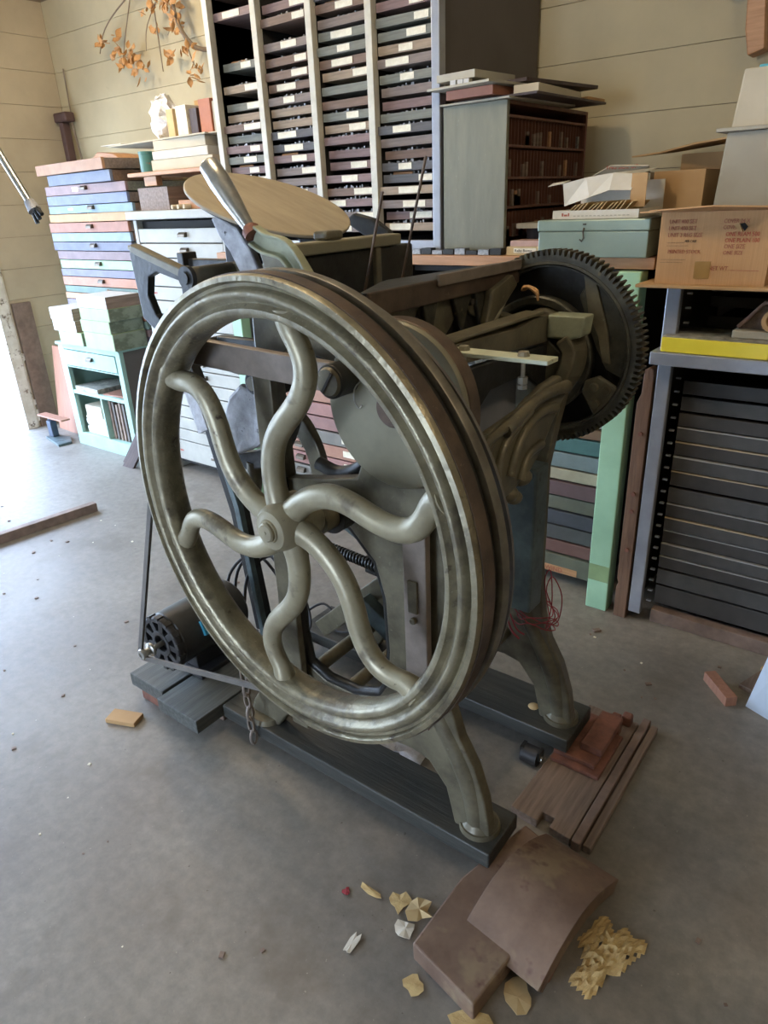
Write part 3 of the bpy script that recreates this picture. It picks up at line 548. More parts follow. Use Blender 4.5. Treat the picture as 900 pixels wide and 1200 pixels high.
P(MB().box(-1.84, -1.67, 1.10, 1.26, .106, .125).box(-1.80, -1.71, 1.12, 1.24, .125, .175), 'mount', 'rubber', mo, bevel=.003)
P(box(-1.685, -1.655, 1.13, 1.17, .27, .32, spin((-1.67, 1.15, .295), R(-25), 'Y')), 'sticker', 'blue', mo)
blk = 'dark green grooved block under the motor, '
for (x0, x1, y0, w_) in ((-1.915, -1.735, .985, 'the left one of the pair'), (-1.722, -1.525, .955, 'the right one of the pair')):
    o = MB().box(x0, x1, y0, 1.42, .056, .105)
    one(o, 'wooden_block', M['blockwood'], blk + w_, 'block', ((x0 + x1) / 2, 1.2, .056), 'blocks under the motor', bevel=.003)
one(box(-1.89, -1.79, 1.0, 1.12, .0, .055), 'brick', M['rust'], 'rusty red brick under the left motor block', 'brick', (-1.84, 1.06, 0), bevel=.004)
one(box(-1.66, -1.56, 1.08, 1.4, .0, .055), 'timber_packer', M['oldtimber'], 'dark timber packer under the right motor block', 'timber', (-1.6, 1.2, 0), bevel=.004)
one(box(-1.90, -1.79, .87, .925, .0, .016, spin((-1.84, .9, 0), R(22))), 'wood_shim', M['card2'], 'flat pale wood shim on the floor by the motor', 'wood scrap', (-1.88, .9, 0), bevel=.002)
# belt round the pulley and the flywheel
by = .963; pc = Vector((AX[0], by, AX[1])); wcb = Vector((-.977, by, .937)); r1, r2 = .0145, .4945
d = wcb - pc; ang = math.atan2(d.z, d.x); be = math.acos((r2 - r1) / math.hypot(d.x, d.z)); bp = []
a_t1, a_t2 = ang + PI - be, ang - PI + be        # tangent angles measured from each centre
for i in range(9):
    a = a_t1 + (2 * be) * i / 8; bp.append(pc + Vector((math.cos(a) * r1, 0, math.sin(a) * r1)))
a_s = a_t1 + 2 * be
for i in range(73):
    a = a_s + (2 * PI - 2 * be) * i / 72; bp.append(wcb + Vector((math.cos(a) * r2, 0, math.sin(a) * r2)))
belt = MB().sweep(bp, .0075, sec=[(-1.1, -.7), (1.1, -.7), (.8, .7), (-.8, .7)], closed=True, up=(0, 1, 0))
one(belt, 'drive_belt', M['belttan'], 'long thin drive belt running from the motor pulley round the flywheel', 'belt', (AX[0], by, AX[1] - .02))
cbm = MB()
for k, (dz, dx) in enumerate(((0, 0), (.03, .05), (.02, .10))):
    cbm.sweep(smoothp([(-1.78 + dx, 1.31, .16), (-1.86 + dx, 1.42, .30 + dz), (-1.80 + dx, 1.50, .37 + dz), (-1.68 + dx, 1.50, .30), (-1.62 + dx, 1.48, .18), (-1.66 + dx, 1.45, .112)], 6), .006, n=6)
one(cbm, 'motor_cable', M['rubber'], 'looped black electric cable behind the motor', 'cable', (-1.75, 1.45, .105), smooth=60)
o2 = MB().sweep(smoothp([(-1.66, 1.60, .115), (-1.60, 1.64, .15), (-1.50, 1.62, .12), (-1.42, 1.60, .15), (-1.36, 1.64, .12), (-1.46, 1.57, .115), (-1.58, 1.58, .115)], 6), .005, n=6)
one(o2, 'loose_cable', M['rubber'], 'thin black cable lying on the rear skid beam', 'cable', (-1.5, 1.6, .105), smooth=60)
# chain of links hanging at the front skid
ch = thing('hanging_chain', 'short rusty chain hanging beside the front skid under the flywheel', 'chain', (-1.36, 1.03, .02))
for i in range(6):
    c0 = Vector((-1.36 + .004 * (i % 2), 1.035, .30 - i * .045)); a = i % 2 * PI / 2
    P(MB().sweep([c0 + Vector((math.cos(t) * .012 * math.cos(a), math.cos(t) * .012 * math.sin(a), math.sin(t) * .026)) for t in [2 * PI * k / 14 for k in range(14)]], .0045, n=6, closed=True), 'link', 'linkbar', ch, smooth=60)
# oily grey rag under the press
rg = MB(); q = random.Random(5); n = 9; vs = []; fs = []
for i in range(n):
    for j in range(n): vs.append((-1.15 + .24 * i / (n - 1) + q.uniform(-.01, .01), 1.27 + .2 * j / (n - 1) + q.uniform(-.01, .01), .004 + q.uniform(0, .03)))
for i in range(n - 1):
    for j in range(n - 1): k = i * n + j; fs.append((k, k + n, k + n + 1, k + 1))
rg.add(vs, fs); ro_ = one(rg, 'shop_rag', M['greyiron'], 'crumpled blue-grey rag on the floor under the press', 'rag', (-1.03, 1.37, 0), smooth=60)
sm = ro_.modifiers.new('thickness', 'SOLIDIFY'); sm.thickness = .003

# ------------------------------------------------------------------ small shared meshes
def shared(mb, name, m, smooth=None):
    o = mb.build(name, m, smooth=smooth); me = o.data; bpy.data.objects.remove(o); return me
def place(name, me, parent, loc, m=None, rot=(0, 0, 0), sc=(1, 1, 1), **kw):
    o = bpy.data.objects.new(name, me); C.objects.link(o); o.parent = parent
    o.location = Vector(loc) - (world_loc(parent) if parent else Vector((0, 0, 0))); o.rotation_euler = rot; o.scale = sc
    if m:
        o.material_slots[0].link = 'OBJECT'; o.material_slots[0].material = m
    for k, v in kw.items(): o[k] = v
    return o
cup = MB().sweep([(-.028, 0, 0), (.028, 0, 0)], 1, sec=[(.000, -.004), (.022, -.004), (.020, .010), (.010, .020), (.0, .020)], up=(0, 0, 1))
cup_pull = shared(cup, 'cup_pull', M['pull'])
knob_me = shared(MB().lathe([(0, -.022), (.010, -.021), (.014, -.014), (.008, -.006), (.006, 0), (0, 0)], (0, 0, 0), (0, 1, 0), n=14, closed=False), 'knob', M['pull'], 40)
tag_me = shared(box(-.035, .035, -.002, 0, -.013, .013), 'label', M['label'])

# ------------------------------------------------------------------ big open rack of type cases
rk_ = thing('type_rack', 'tall dark rack with four white uprights holding columns of shallow type cases', 'rack', (-2.24, 2.9, 1.345))
RZ0, RZ1, RY0, RY1 = 1.345, 2.85, 2.5, 3.30
ux = [-2.852, -2.553, -2.242, -1.938, -1.632]
for i, x in enumerate(ux[:-1]):
    up = box(x - .016, x + .016, RY0, RY0 + .035, RZ0 + .05, RZ1).build('upright', M['rackwhite'], rk_, bevel=.002)
    box(x - .006, x + .006, RY0 + .036, RY1 - .03, RZ0 + .05, RZ1).build('divider', M['cabgap'], rk_)
box(ux[-1] - .018, ux[-1] + .018, RY0 - .004, RY0 + .04, RZ0, RZ1).build('end_post', M['greysteel'], rk_, bevel=.004)
box(ux[-1] - .012, ux[-1] + .012, RY0 + .04, RY1, RZ0, RZ1).build('side_panel', M['rackside'], rk_)
box(ux[0] - .012, ux[0] + .006, RY0 + .04, RY1, RZ0, RZ1).build('side_panel', M['rackside'], rk_)
box(ux[0], ux[-1], RY1 - .02, RY1, RZ0, RZ1).build('back_panel', M['cabgap'], rk_)
box(ux[0] - .016, ux[-1] - .018, RY0 - .002, RY0 + .03, RZ0, RZ0 + .048).build('bottom_rail', M['greysteel'], rk_, bevel=.002)
box(ux[0], ux[-1] - .02, RY0 + .031, RY1 - .02, RZ0, RZ0 + .03).build('bottom_shelf', M['cabgap'], rk_)
box(ux[0] - .016, ux[-1] + .01, RY0, RY1, RZ1, RZ1 + .03).build('top_panel', M['rackside'], rk_)
runner = shared(box(-.005, .005, 0, .6, -.002, .002), 'runner', M['rackside'])
W_ = .284; D_ = .62
front_me = [shared(box(-W_ / 2, W_ / 2, 0, .012, 0, .030), 'case_front', c) for c in CASE]
tray_me = [shared(MB().box(-W_ / 2, W_ / 2, .0125, D_, 0, .006).box(-W_ / 2, -W_ / 2 + .008, .0125, D_, .006, .026).box(W_ / 2 - .008, W_ / 2, .0125, D_, .006, .026).box(-.12, .12, .20, .205, .006, .022), 'tray', c) for c in CASE]
junk = []
for s_ in range(5):
    q = random.Random(40 + s_); mb = MB()
    for i in range(16):
        x = -W_ / 2 + .012 + i * .0165; h = q.choice([.0, .003, .006, .009, .013])
        if h: mb.box(x, x + q.uniform(.006, .015), .016 + q.uniform(0, .02), .06, .0065, .028 + h)
    junk.append(shared(mb, 'type_pieces', M['typelead']))
lab_me = shared(box(-.035, .035, -.0015, 0, -.0095, .0095), 'label', M['label'])
COLN = ['leftmost', 'second', 'third', 'rightmost']
pitch = .0435
skips = [{0: [3, 4, 5, 7, 8, 10], 1: [4, 7], 2: [3], 3: [4, 5, 6]}]
nrows = 30
for c in range(4):
    cx = (ux[c] + ux[c + 1]) / 2 - (.004 if c == 3 else 0); cw = (ux[c + 1] - ux[c] - (.036 if c < 3 else .040)) / W_
    q = random.Random(100 + c); zz = RZ1 - .05; n = 0
    zt = {0: [2.65, 2.56, 2.44, 2.385, 2.30, 2.11, 2.02], 1: [2.7, 2.62, 2.54, 2.455, 2.395, 2.285, 2.235, 2.145], 2: [2.7, 2.62, 2.55, 2.45, 2.35, 2.275, 2.235], 3: [2.68, 2.6, 2.5, 2.40, 2.31, 2.195]}[c]
    zl = list(zt); z0 = zl[-1] - {0: .07, 1: .055, 2: .05, 3: .052}[c]
    while z0 > RZ0 + .055: zl.append(z0); z0 -= pitch * q.choice([1., 1., 1., 1.02, 1.18])
    for k, zc in enumerate(zl):
        ci = q.choices(range(6), [5, 5, 3, 2, 5, 2] if c else [4, 4, 5, 4, 3, 1])[0]
        out = q.uniform(.0, .03) if q.random() < .8 else .04
        y0 = RY0 + .012 + out; jx = q.uniform(-.004, .004); roll = R(q.uniform(-.5, .5))
        fmt = q.random(); lx = q.uniform(.02, .09) if fmt < .7 else q.uniform(-.08, 0.02); hasl = q.random() < .74; hasj = q.random() < .62; orange = q.random() < .12
        desc = CN[ci] + ' type case ' + ('with cream label ' if hasl else 'without label ')
        t = thing('type_case', desc + ORD[k] + ' in the rack\'s ' + COLN[c] + ' column', 'type case', (cx + jx, y0, zc), 'type cases in the open rack')
        t.rotation_euler = (0, roll, 0); t.scale = (cw * .975, 1, 1)
        for nm, me, lc in (('case_front', front_me[ci], (0, 0, 0)), ('tray', tray_me[ci], (0, 0, 0))):
            o = bpy.data.objects.new(nm, me); C.objects.link(o); o.parent = t
        if hasl:
            o = bpy.data.objects.new('label', lab_me); C.objects.link(o); o.parent = t; o.location = (lx, -.0005, .0155)
            o.scale = q.choice([(1.35, 1, 1.25), (1.0, 1, 1.2), (1.7, 1, 1.25)])
        if hasj:
            o = bpy.data.objects.new('type_pieces', junk[q.randrange(5)]); C.objects.link(o); o.parent = t; o['kind'] = 'stuff'
        if orange:
            o = bpy.data.objects.new('paper_slip', lab_me); C.objects.link(o); o.parent = t; o.location = (-.05, .020, .0335); o.scale = (1.5, 1, .6); o.rotation_euler = (R(-30), 0, 0)
            o.material_slots[0].link = 'OBJECT'; o.material_slots[0].material = M['orangewood']
    for zc in [RZ1 - .05 - i * .0435 for i in range(1, 33)]:
        for sx_ in (ux[c] + .012, ux[c + 1] - .02): pass
# ------------------------------------------------------------------ bench: orange top on mint posts
bn = thing('work_bench', 'long bench with orange wooden top on mint green posts along the back wall', 'bench', (-1.8, 2.85, 0))
box(-2.90, -.745, 2.43, YB - .015, 1.305, 1.342).build('bench_top', M['orangewood'], bn, bevel=.002)
box(-.86, -.775, 2.40, 2.475, 0, 1.30).build('post', M['mint'], bn, bevel=.004)
box(-.86, -.775, 3.20, 3.27, 0, 1.30).build('post', M['mint'], bn)
box(-2.86, -2.79, 2.44, 2.50, 0, 1.30).build('post', M['mint'], bn, bevel=.004)
box(-2.86, -2.79, 3.20, 3.27, 0, 1.30).build('post', M['mint'], bn)
box(-.858, -.777, 2.398, 2.4, .13, .20).build('paint_patch', mat('olive_patch', (.26, .38, .18), None, .6), bn)
one(MB().box(-2.925, -2.885, 2.50, 2.53, 0, 1.1), 'wooden_strip', M['orangewood'], 'narrow orange-brown wooden strip upright beside the left mint bench post', 'wood strip', (-2.905, 2.515, 0), bevel=.002)
def tint(n, c):
    c = tuple(x * .75 for x in c); return mat(n, c, tuple(x * .8 for x in c), .6, 0, 14, .15, [((.06, .05, .045), .70, 30)])
colA = [tint('drawer_pink', (.42, .22, .19)), tint('drawer_grey', (.24, .23, .20)), tint('drawer_salmon', (.48, .25, .17)), tint('drawer_pale', (.42, .42, .38)), tint('drawer_rose', (.36, .20, .18))]
cA = thing('drawer_cabinet', 'low cabinet of pink, grey and salmon type drawers seen through the flywheel', 'cabinet', (-2.3, 2.85, 0))
MB().box(-2.76, -2.745, 2.53, 3.2, 0, 1.29).box(-1.895, -1.88, 2.53, 3.2, 0, 1.29).box(-2.745, -1.895, 3.18, 3.2, 0, 1.29).box(-2.745, -1.895, 2.56, 3.18, 1.27, 1.29).build('carcass', M['cabgap'], cA)
seq = [0, 3, 1, 1, 0, 2, 3, 0, 2, 0, 4, 1, 2, 0, 1, 3, 4, 2]
hl = shared(MB().box(-.05, .05, -.002, 0, -.016, .016), 'label_holder', M['label'])
for i in range(17):
    z0 = .05 + i * .072; j = rnd.uniform(0, .012)
    d = box(-2.742, -1.898, 2.515 + j, 2.532 + j, z0, z0 + .064).build('drawer', colA[seq[(16 - i) % 17]], cA, bevel=.002)
    for xx in (-2.55, -2.08):
        place('cup_pull', cup_pull, d, (xx + .02, 2.515 + j, z0 + .03))
        place('label_holder', hl, d, (xx - .1, 2.5145 + j, z0 + .033))
cB = thing('drawer_cabinet', 'cabinet of mismatched teal, cream, maroon and olive type drawers left of the right mint post', 'cabinet', (-1.35, 2.85, 0))
MB().box(-1.80, -1.785, 2.53, 3.2, 0, 1.29).box(-.885, -.87, 2.53, 3.2, 0, 1.29).box(-1.785, -.885, 3.18, 3.2, 0, 1.29).box(-1.785, -.885, 2.56, 3.18, 1.27, 1.29).build('carcass', M['cabgap'], cB)
rowsB = [('olive', (.15, .16, .11), .085), ('rust', (.20, .10, .08), .056), ('charcoal', (.10, .105, .10), .062), ('navy', (.075, .085, .10), .062), ('olive2', (.16, .17, .12), .058), ('maroon', (.16, .10, .10), .062), ('cream', (.52, .48, .33), .048), ('slate', (.24, .31, .31), .062), ('teal', (.09, .22, .21), .060), ('brown', (.26, .15, .08), .040),
         ('white', (.42, .40, .36), .03), ('violet', (.12, .085, .10), .056), ('brown3', (.2, .12, .07), .06), ('slate2', (.22, .27, .27), .06), ('brown2', (.2, .13, .1), .06), ('olive3', (.15, .16, .12), .06), ('grey', (.3, .3, .28), .06)]
z0 = .045
for nm, c_, h in rowsB:
    j = rnd.uniform(0, .014)
    d = box(-1.782, -.888, 2.515 + j, 2.535 + j, z0, z0 + h).build('drawer', tint('drawer_' + nm, c_), cB, bevel=.0025)
    if nm == 'olive':
        lb = box(-1.36, -.95, 2.513 + j, 2.5145 + j, .048, .078).build('label', M['orangewood'], d)
        text('SKYLARK WIND', .030, (-1.22, 2.5125 + j, .051), FR, M['inkfade'], d, sx_=.95)
    z0 += h + .007
# ------------------------------------------------------------------ things on the bench, right of the rack
gc = thing('green_case', 'small grey-green wooden cabinet with an open side of dark slatted pigeonholes', 'cabinet', (-1.4, 2.8, 1.343))
gx0, gx1, gy0, gy1, gz0, gz1 = -1.600, -1.335, 2.50, 3.22, 1.343, 1.852
box(gx0, gx1, gy0, gy0 + .02, gz0, gz1).build('front_board', M['greencase'], gc, bevel=.002)
MB().box(gx0, gx1, gy1 - .015, gy1, gz0, gz1).box(gx0, gx0 + .01, gy0 + .02, gy1 - .015, gz0, gz1).box(gx0 + .01, gx1, gy0 + .02, gy1 - .015, gz1 - .012, gz1).box(gx0 + .01, gx1, gy0 + .02, gy1 - .015, gz0, gz0 + .012).build('carcass', M['mahog'], gc)
box(gx0 + .011, gx0 + .03, gy0 + .021, gy1 - .016, gz0 + .013, gz1 - .013).build('back', M['mahog'], gc)
for zr in (1.80, 1.705, 1.60, 1.50): box(gx0 + .03, gx1 - .002, gy0 + .021, gy1 - .016, zr, zr + .008).build('shelf', M['mahog'], gc)
slat = shared(box(0, .22, 0, .004, 0, .09), 'slat', M['mahog'])
for r_, zr in enumerate((1.714, 1.609, 1.509, 1.40)):
    for i in range(24): place('slat', slat, gc, (gx1 - .235, gy0 + .035 + i * .0275, zr))
q = random.Random(9)
for i in range(34):
    zr = q.choice([1.714, 1.714, 1.609, 1.509, 1.40]); k = q.randrange(23); h = q.uniform(.025, .06)
    box(gx1 - q.uniform(.02, .07), gx1 - .008, gy0 + .041 + k * .0275, gy0 + .058 + k * .0275, zr, zr + h).build('furniture_piece', q.choice([M['brownslab'], M['brownslab'], M['oldtimber'], M['orangewood'], M['typelead']]), gc)
def board(x0, x1, y0, y1, z0, z1, m, name, label, cat, ang=0, tilt=0, group=None, bevel=.001):
    c = ((x0 + x1) / 2, (y0 + y1) / 2, z0)
    T = spin(c, R(ang)) @ spin(c, R(tilt), 'Y') if (ang or tilt) else None
    return one(box(x0, x1, y0, y1, z0, z1, T), name, m, label, cat, c, group, bevel=bevel)
G = 'boards and sheets stacked on the green case'
board(-1.595, -1.30, 2.48, 2.98, 1.853, 1.859, M['cardgrey'], 'board', 'thin grey board lying directly on top of the green case', 'board', -3, 0, G)
board(-1.56, -1.22, 2.52, 3.10, 1.860, 1.868, M['darkboard'], 'board', 'dark board sticking out over the slatted side of the green case', 'board', -2, 0, G)
board(-1.56, -1.36, 2.47, 2.86, 1.869, 1.898, M['terra'], 'wooden_tray', 'terracotta coloured flat tray in the pile on the green case', 'tray', -4, 0, G)
board(-1.345, -1.25, 2.55, 2.95, 1.869, 1.897, M['cardpale'], 'flat_box', 'pale cream flat box in the pile on the green case', 'box', 2, 0, G)
board(-1.30, -1.23, 2.97, 3.12, 1.869, 1.882, M['card2'], 'flat_box', 'tan flat folder at the right end of the pile on the green case', 'folder', -3, 0, G)
board(-1.60, -1.32, 2.42, 2.92, 1.900, 1.908, M['cardgrey'], 'board', 'pale edged grey board in the middle of the pile on the green case', 'board', -8, 0, G)
board(-1.57, -1.26, 2.60, 3.06, 1.910, 1.922, M['darkboard'], 'board', 'long dark board crossing the top of the pile on the green case', 'board', -10, 0, G)
tp = board(-1.59, -1.42, 2.45, 2.70, 1.925, 1.949, M['cardgrey'], 'book', 'grey bound book on top of the pile on the green case', 'book', -6, 0, G)
for k, xx in enumerate((-1.53, -1.50, -1.475)):
    one(box(xx, xx + .022, 2.435, 2.46, 1.909, 1.923), 'label_slip', M['white'], ['left', 'middle', 'right'][k] + ' one of three small white tags poking from the pile on the green case', 'tag', (xx, 2.44, 1.909))
# little boxes between green case and teal box
one(box(-1.30, -1.158, 2.46, 2.56, 1.343, 1.372), 'small_box', M['manila'], 'yellow printed small box with lettered panel left of the teal steel box', 'box', (-1.23, 2.5, 1.343))
sb = [o for o in C.objects if o.name.startswith('small_box')][0]
box(-1.270, -1.18, 2.4585, 2.4595, 1.351, 1.367).build('panel', M['label'], sb); text('Railo Borne', .014, (-1.266, 2.458, 1.354), FR, M['inkblack'], sb, sx_=1.05)
one(box(-1.29, -1.16, 2.47, 2.56, 1.3725, 1.392), 'small_box', M['colpink'] if 'colpink' in M else tint('pink_carton', (.70, .45, .38)), 'pink small carton lying on the yellow printed box', 'box', (-1.23, 2.5, 1.3725))
one(MB().lathe([(0, 0), (.012, 0), (.010, .02), (.007, .035), (.0, .035)], (-1.235, 2.60, 1.3435), (0, 0, 1), n=14, closed=False), 'small_bottle', M['card2'], 'tiny tan bottle standing behind the pink carton', 'bottle', (-1.235, 2.6, 1.343), smooth=40)
one(box(-1.32, -1.17, 2.66, 2.90, 1.343, 1.428), 'ink_tin_box', M['darkboard'], 'dark box in shadow right of the green case', 'box', (-1.25, 2.78, 1.343))
one(box(-1.325, -1.19, 2.58, 2.88, 1.4285, 1.446), 'flat_tin', M['cardgrey'], 'flat grey tin resting on the dark box by the green case', 'tin', (-1.25, 2.7, 1.4285))
for k in range(9):
    x0 = -1.78 + k * .052
    one(box(x0, x0 + .046, 2.45, 2.485, 1.343, 1.358 + .004 * (k % 3)), 'metal_furniture', M['typelead'] if k % 2 else M['darkiron'], ORD[k].replace('topmost', 'first') + ' from the left of the small metal blocks along the bench edge under the rack', 'metal block', (x0, 2.46, 1.343), 'metal blocks along the bench edge')
one(box(-1.90, -1.80, 2.45, 2.49, 1.343, 1.355), 'wood_block', M['brownslab'], 'flat brown wood block on the bench left of the metal blocks', 'block', (-1.85, 2.47, 1.343))
# teal steel box
tb = thing('steel_box', 'closed teal steel box with latch on the bench end', 'metal box', (-.95, 2.5, 1.343))
box(-1.145, -.765, 2.40, 2.70, 1.343, 1.425).build('body', M['tealmetal'], tb, bevel=.003)
box(-1.149, -.761, 2.396, 2.704, 1.4255, 1.462).build('lid', M['tealmetal'], tb, bevel=.004)
lt = MB().sweep([(-.978, 2.392, 1.436), (-.978, 2.385, 1.425), (-.975, 2.386, 1.405), (-.982, 2.388, 1.395), (-.99, 2.39, 1.40)], .003, n=6); lt.build('latch', M['pull'], tb)
box(-.983, -.973, 2.392, 2.396, 1.445, 1.45).build('screw', M['pull'], tb)
# open paper carton of envelopes
pb = thing('paper_carton', 'torn white paper box with creased flap on the teal steel box', 'box', (-.96, 2.5, 1.4625))
MB().box(-1.105, -.81, 2.42, 2.66, 1.463, 1.467).box(-1.105, -.81, 2.42, 2.424, 1.467, 1.490).box(-1.105, -1.101, 2.424, 2.656, 1.467, 1.490).box(-.814, -.81, 2.424, 2.656, 1.467, 1.490).box(-1.105, -.81, 2.656, 2.66, 1.467, 1.575).build('tray', M['paper'], pb)
MB().add([(-1.10, 2.50, 1.502), (-1.0, 2.47, 1.528), (-.93, 2.465, 1.548), (-.86, 2.47, 1.545), (-.845, 2.50, 1.592), (-.93, 2.49, 1.600), (-1.02, 2.485, 1.590), (-1.105, 2.49, 1.574), (-1.10, 2.66, 1.590), (-.84, 2.66, 1.612)], [(0, 1, 6, 7), (1, 2, 5, 6), (2, 3, 4, 5), (7, 6, 8), (6, 5, 9, 8), (5, 4, 9)]).build('flap', M['paper'], pb).modifiers.new('t', 'SOLIDIFY').thickness = .002
MB().add([(-1.105, 2.49, 1.576), (-1.16, 2.49, 1.568), (-1.155, 2.52, 1.578), (-1.10, 2.54, 1.585)], [(0, 1, 2, 3)]).build('torn_corner', M['paper'], pb).modifiers.new('t', 'SOLIDIFY').thickness = .002
box(-.862, -.812, 2.475, 2.479, 1.495, 1.595).build('brown_panel', M['card2'], pb)
mk = MB()
for xx, w_, h_ in ((-1.072, .006, .010), (-1.064, .012, .006), (-1.050, .005, .010)): mk.box(xx, xx + w_, 2.4190, 2.4197, 1.472, 1.472 + h_)
mk.build('red_emblem', M['inkfade'], pb)
mk = MB()
for k in range(14): mk.box(-1.03 + k * .014, -1.022 + k * .014, 2.4190, 2.4197, 1.471, 1.474)
mk.build('print_line', M['cardgrey'], pb)
for k in range(13):
    x = -1.075 + k * .0165; a = 48 + (k % 4) * 3 + k * .8
    c = (x, 2.43, 1.468); a *= 1.3
    one(box(x, x + .060, 2.432, 2.60, 1.468, 1.4705, spin((x, 2.5, 1.468), R(-a * .62), 'Y')), 'envelope', M['manila'], ORD[k].replace('topmost', 'first') + ' manila envelope from the left in the torn white paper box', 'envelope', c, 'envelopes in the paper box')
# ------------------------------------------------------------------ cartons at the right
def carton(name, label, x0, x1, y0, y1, z0, z1, m, flaps=(), cat='box', ang=0):
    t = thing(name, label, cat, ((x0 + x1) / 2, (y0 + y1) / 2, z0)); e = .004
    MB().box(x0, x1, y0, y0 + e, z0, z1).box(x0, x1, y1 - e, y1, z0, z1).box(x0, x0 + e, y0 + e, y1 - e, z0, z1).box(x1 - e, x1, y0 + e, y1 - e, z0, z1).box(x0 + e, x1 - e, y0 + e, y1 - e, z0, z0 + e).build('body', m, t)
    for fl_ in flaps:
        o = MB().add(fl_, [tuple(range(len(fl_)))]).build('flap', m, t); o.modifiers.new('t', 'SOLIDIFY').thickness = .004
    t.rotation_euler = (0, 0, R(ang)); return t
one(box(-.765, -.15, 2.32, 3.0, 1.262, 1.272), 'cardboard_sheet', M['card2'], 'flat cardboard sheet under the red-lettered carton', 'cardboard', (-.45, 2.5, 1.262), bevel=.002)
ct = carton('carton', 'corrugated brown carton with faded red lettering and a torn hole', -.715, -.40, 2.35, 2.62, 1.2725, 1.482, M['card'],
    [[(-.715, 2.35, 1.4835), (-.40, 2.35, 1.4835), (-.395, 2.28, 1.492), (-.55, 2.265, 1.498), (-.735, 2.29, 1.488)], [(-.715, 2.35, 1.484), (-.715, 2.62, 1.484), (-.80, 2.60, 1.478), (-.79, 2.37, 1.482)]])
for k, (s_, x, zz, sz, mm) in enumerate([('UNIT 400 SET', -.69, 1.447, .017, 'inkfade'), ('UNIT 400 SET', -.69, 1.428, .017, 'inkfade'), ('UNIT 2 REG SIZE', -.69, 1.409, .017, 'inkfade'), ('PRINTED STOCK', -.685, 1.362, .016, 'inkfade'), ('______ ______ PER CASE', -.69, 1.394, .010, 'inkblack'), ('________________', -.69, 1.385, .010, 'inkblack'), ('___________________', -.705, 1.345, .010, 'inkblack'), ('_________________', -.705, 1.337, .010, 'inkblack'),
        ('COVER 24 X', -.535, 1.447, .016, 'inkfade'), ('COVER 30', -.535, 1.430, .016, 'inkfade'), ('ONE REAM 500', -.525, 1.411, .017, 'inkred'), ('ONE PLAIN 100', -.525, 1.394, .017, 'inkred'), ('ONE SIZE', -.525, 1.377, .017, 'inkfade'), ('ONE SIZE', -.525, 1.360, .016, 'inkfade'), ('NET WT.', -.560, 1.315, .018, 'inkfade')]):
    text(s_, sz, (x, 2.3492, zz), FR, M[mm], ct, sx_=.8)
box(-.50, -.42, 2.3488, 2.3495, 1.3155, 1.3168).build('ruled_line', M['inkfade'], ct)
MB().box(-.60, -.555, 2.3485, 2.3494, 1.29, 1.34).build('tape', mat('brown_tape', (.40, .24, .08), None, .3), ct)
MB().prism([(-.49, 1.445), (-.475, 1.425), (-.468, 1.437), (-.478, 1.447)], 'Y', 2.347, 2.3494).build('torn_hole', M['cabgap'], ct)
MB().prism([(-.505, 1.442), (-.49, 1.447), (-.478, 1.424), (-.488, 1.426)], 'Y', 2.338, 2.346).build('torn_scrap', M['card2'], ct)
carton('carton', 'plain tan carton with open flaps behind the torn paper box', -.87, -.70, 2.72, 3.0, 1.343, 1.60, M['card2'])
one(MB().box(-.745, -.68, 2.64, 2.70, 1.463, 1.52), 'wood_block', M['cardgrey'], 'small dark grey block beside the plain tan carton', 'block', (-.7, 2.67, 1.463)) if False else None
carton('carton', 'pale creased carton with red printed edge behind the torn paper box', -1.10, -.89, 2.74, 3.05, 1.343, 1.60, M['cardpale'], [[(-1.10, 2.74, 1.60), (-.89, 2.74, 1.60), (-.885, 2.70, 1.622), (-1.02, 2.70, 1.63)]])
text('THIS SIDE UP', .02, (-1.04, 2.7005, 1.615), (R(60), 0, 0), M['inkred'], [o for o in C.objects if o.name == 'carton.002'][0])
one(MB().prism([(-.66, 1.2735), (-.30, 1.2735), (-.30, 1.70), (-.635, 1.70)], 'Y', 2.66, 2.95), 'storage_box', M['cardgrey'], 'grey board box against the right edge behind the lettered carton', 'box', (-.48, 2.8, 1.2735), bevel=.004)
one(box(-.665, -.29, 2.64, 2.97, 1.701, 1.712), 'box_lid', M['cardgrey'], 'loose lid lying on the grey board box', 'lid', (-.48, 2.8, 1.701), bevel=.002)
one(MB().prism([(-.63, 1.713), (-.30, 1.713), (-.30, 1.872), (-.615, 1.872)], 'Y', 2.68, 2.93), 'storage_box', M['cardpale'], 'cream box standing on the grey board box', 'box', (-.46, 2.8, 1.713), bevel=.004)
one(box(-.59, -.55, 2.75, 2.80, 1.873, 1.887), 'eraser', mat('turquoise_block', (.10, .48, .60), None, .5), 'small turquoise block on the cream box', 'block', (-.57, 2.78, 1.873), bevel=.003)
MBf = MB().add([(-1.06, 3.02, 1.665), (-.94, 2.98, 1.672), (-.80, 2.90, 1.69), (-.665, 2.86, 1.70), (-.665, 3.1, 1.70), (-.95, 3.2, 1.68)], [(0, 1, 2, 3, 4, 5)])
o = one(MBf, 'cardboard_sheet', M['card2'], 'curled cardboard sheets lying across the cartons by the wall', 'cardboard', (-.86, 3.0, 1.665)); o.modifiers.new('t', 'SOLIDIFY').thickness = .006
carton('carton', 'dark shadowed carton under the curled cardboard sheets', -.87, -.68, 3.02, 3.25, 1.343, 1.66, M['card2'])
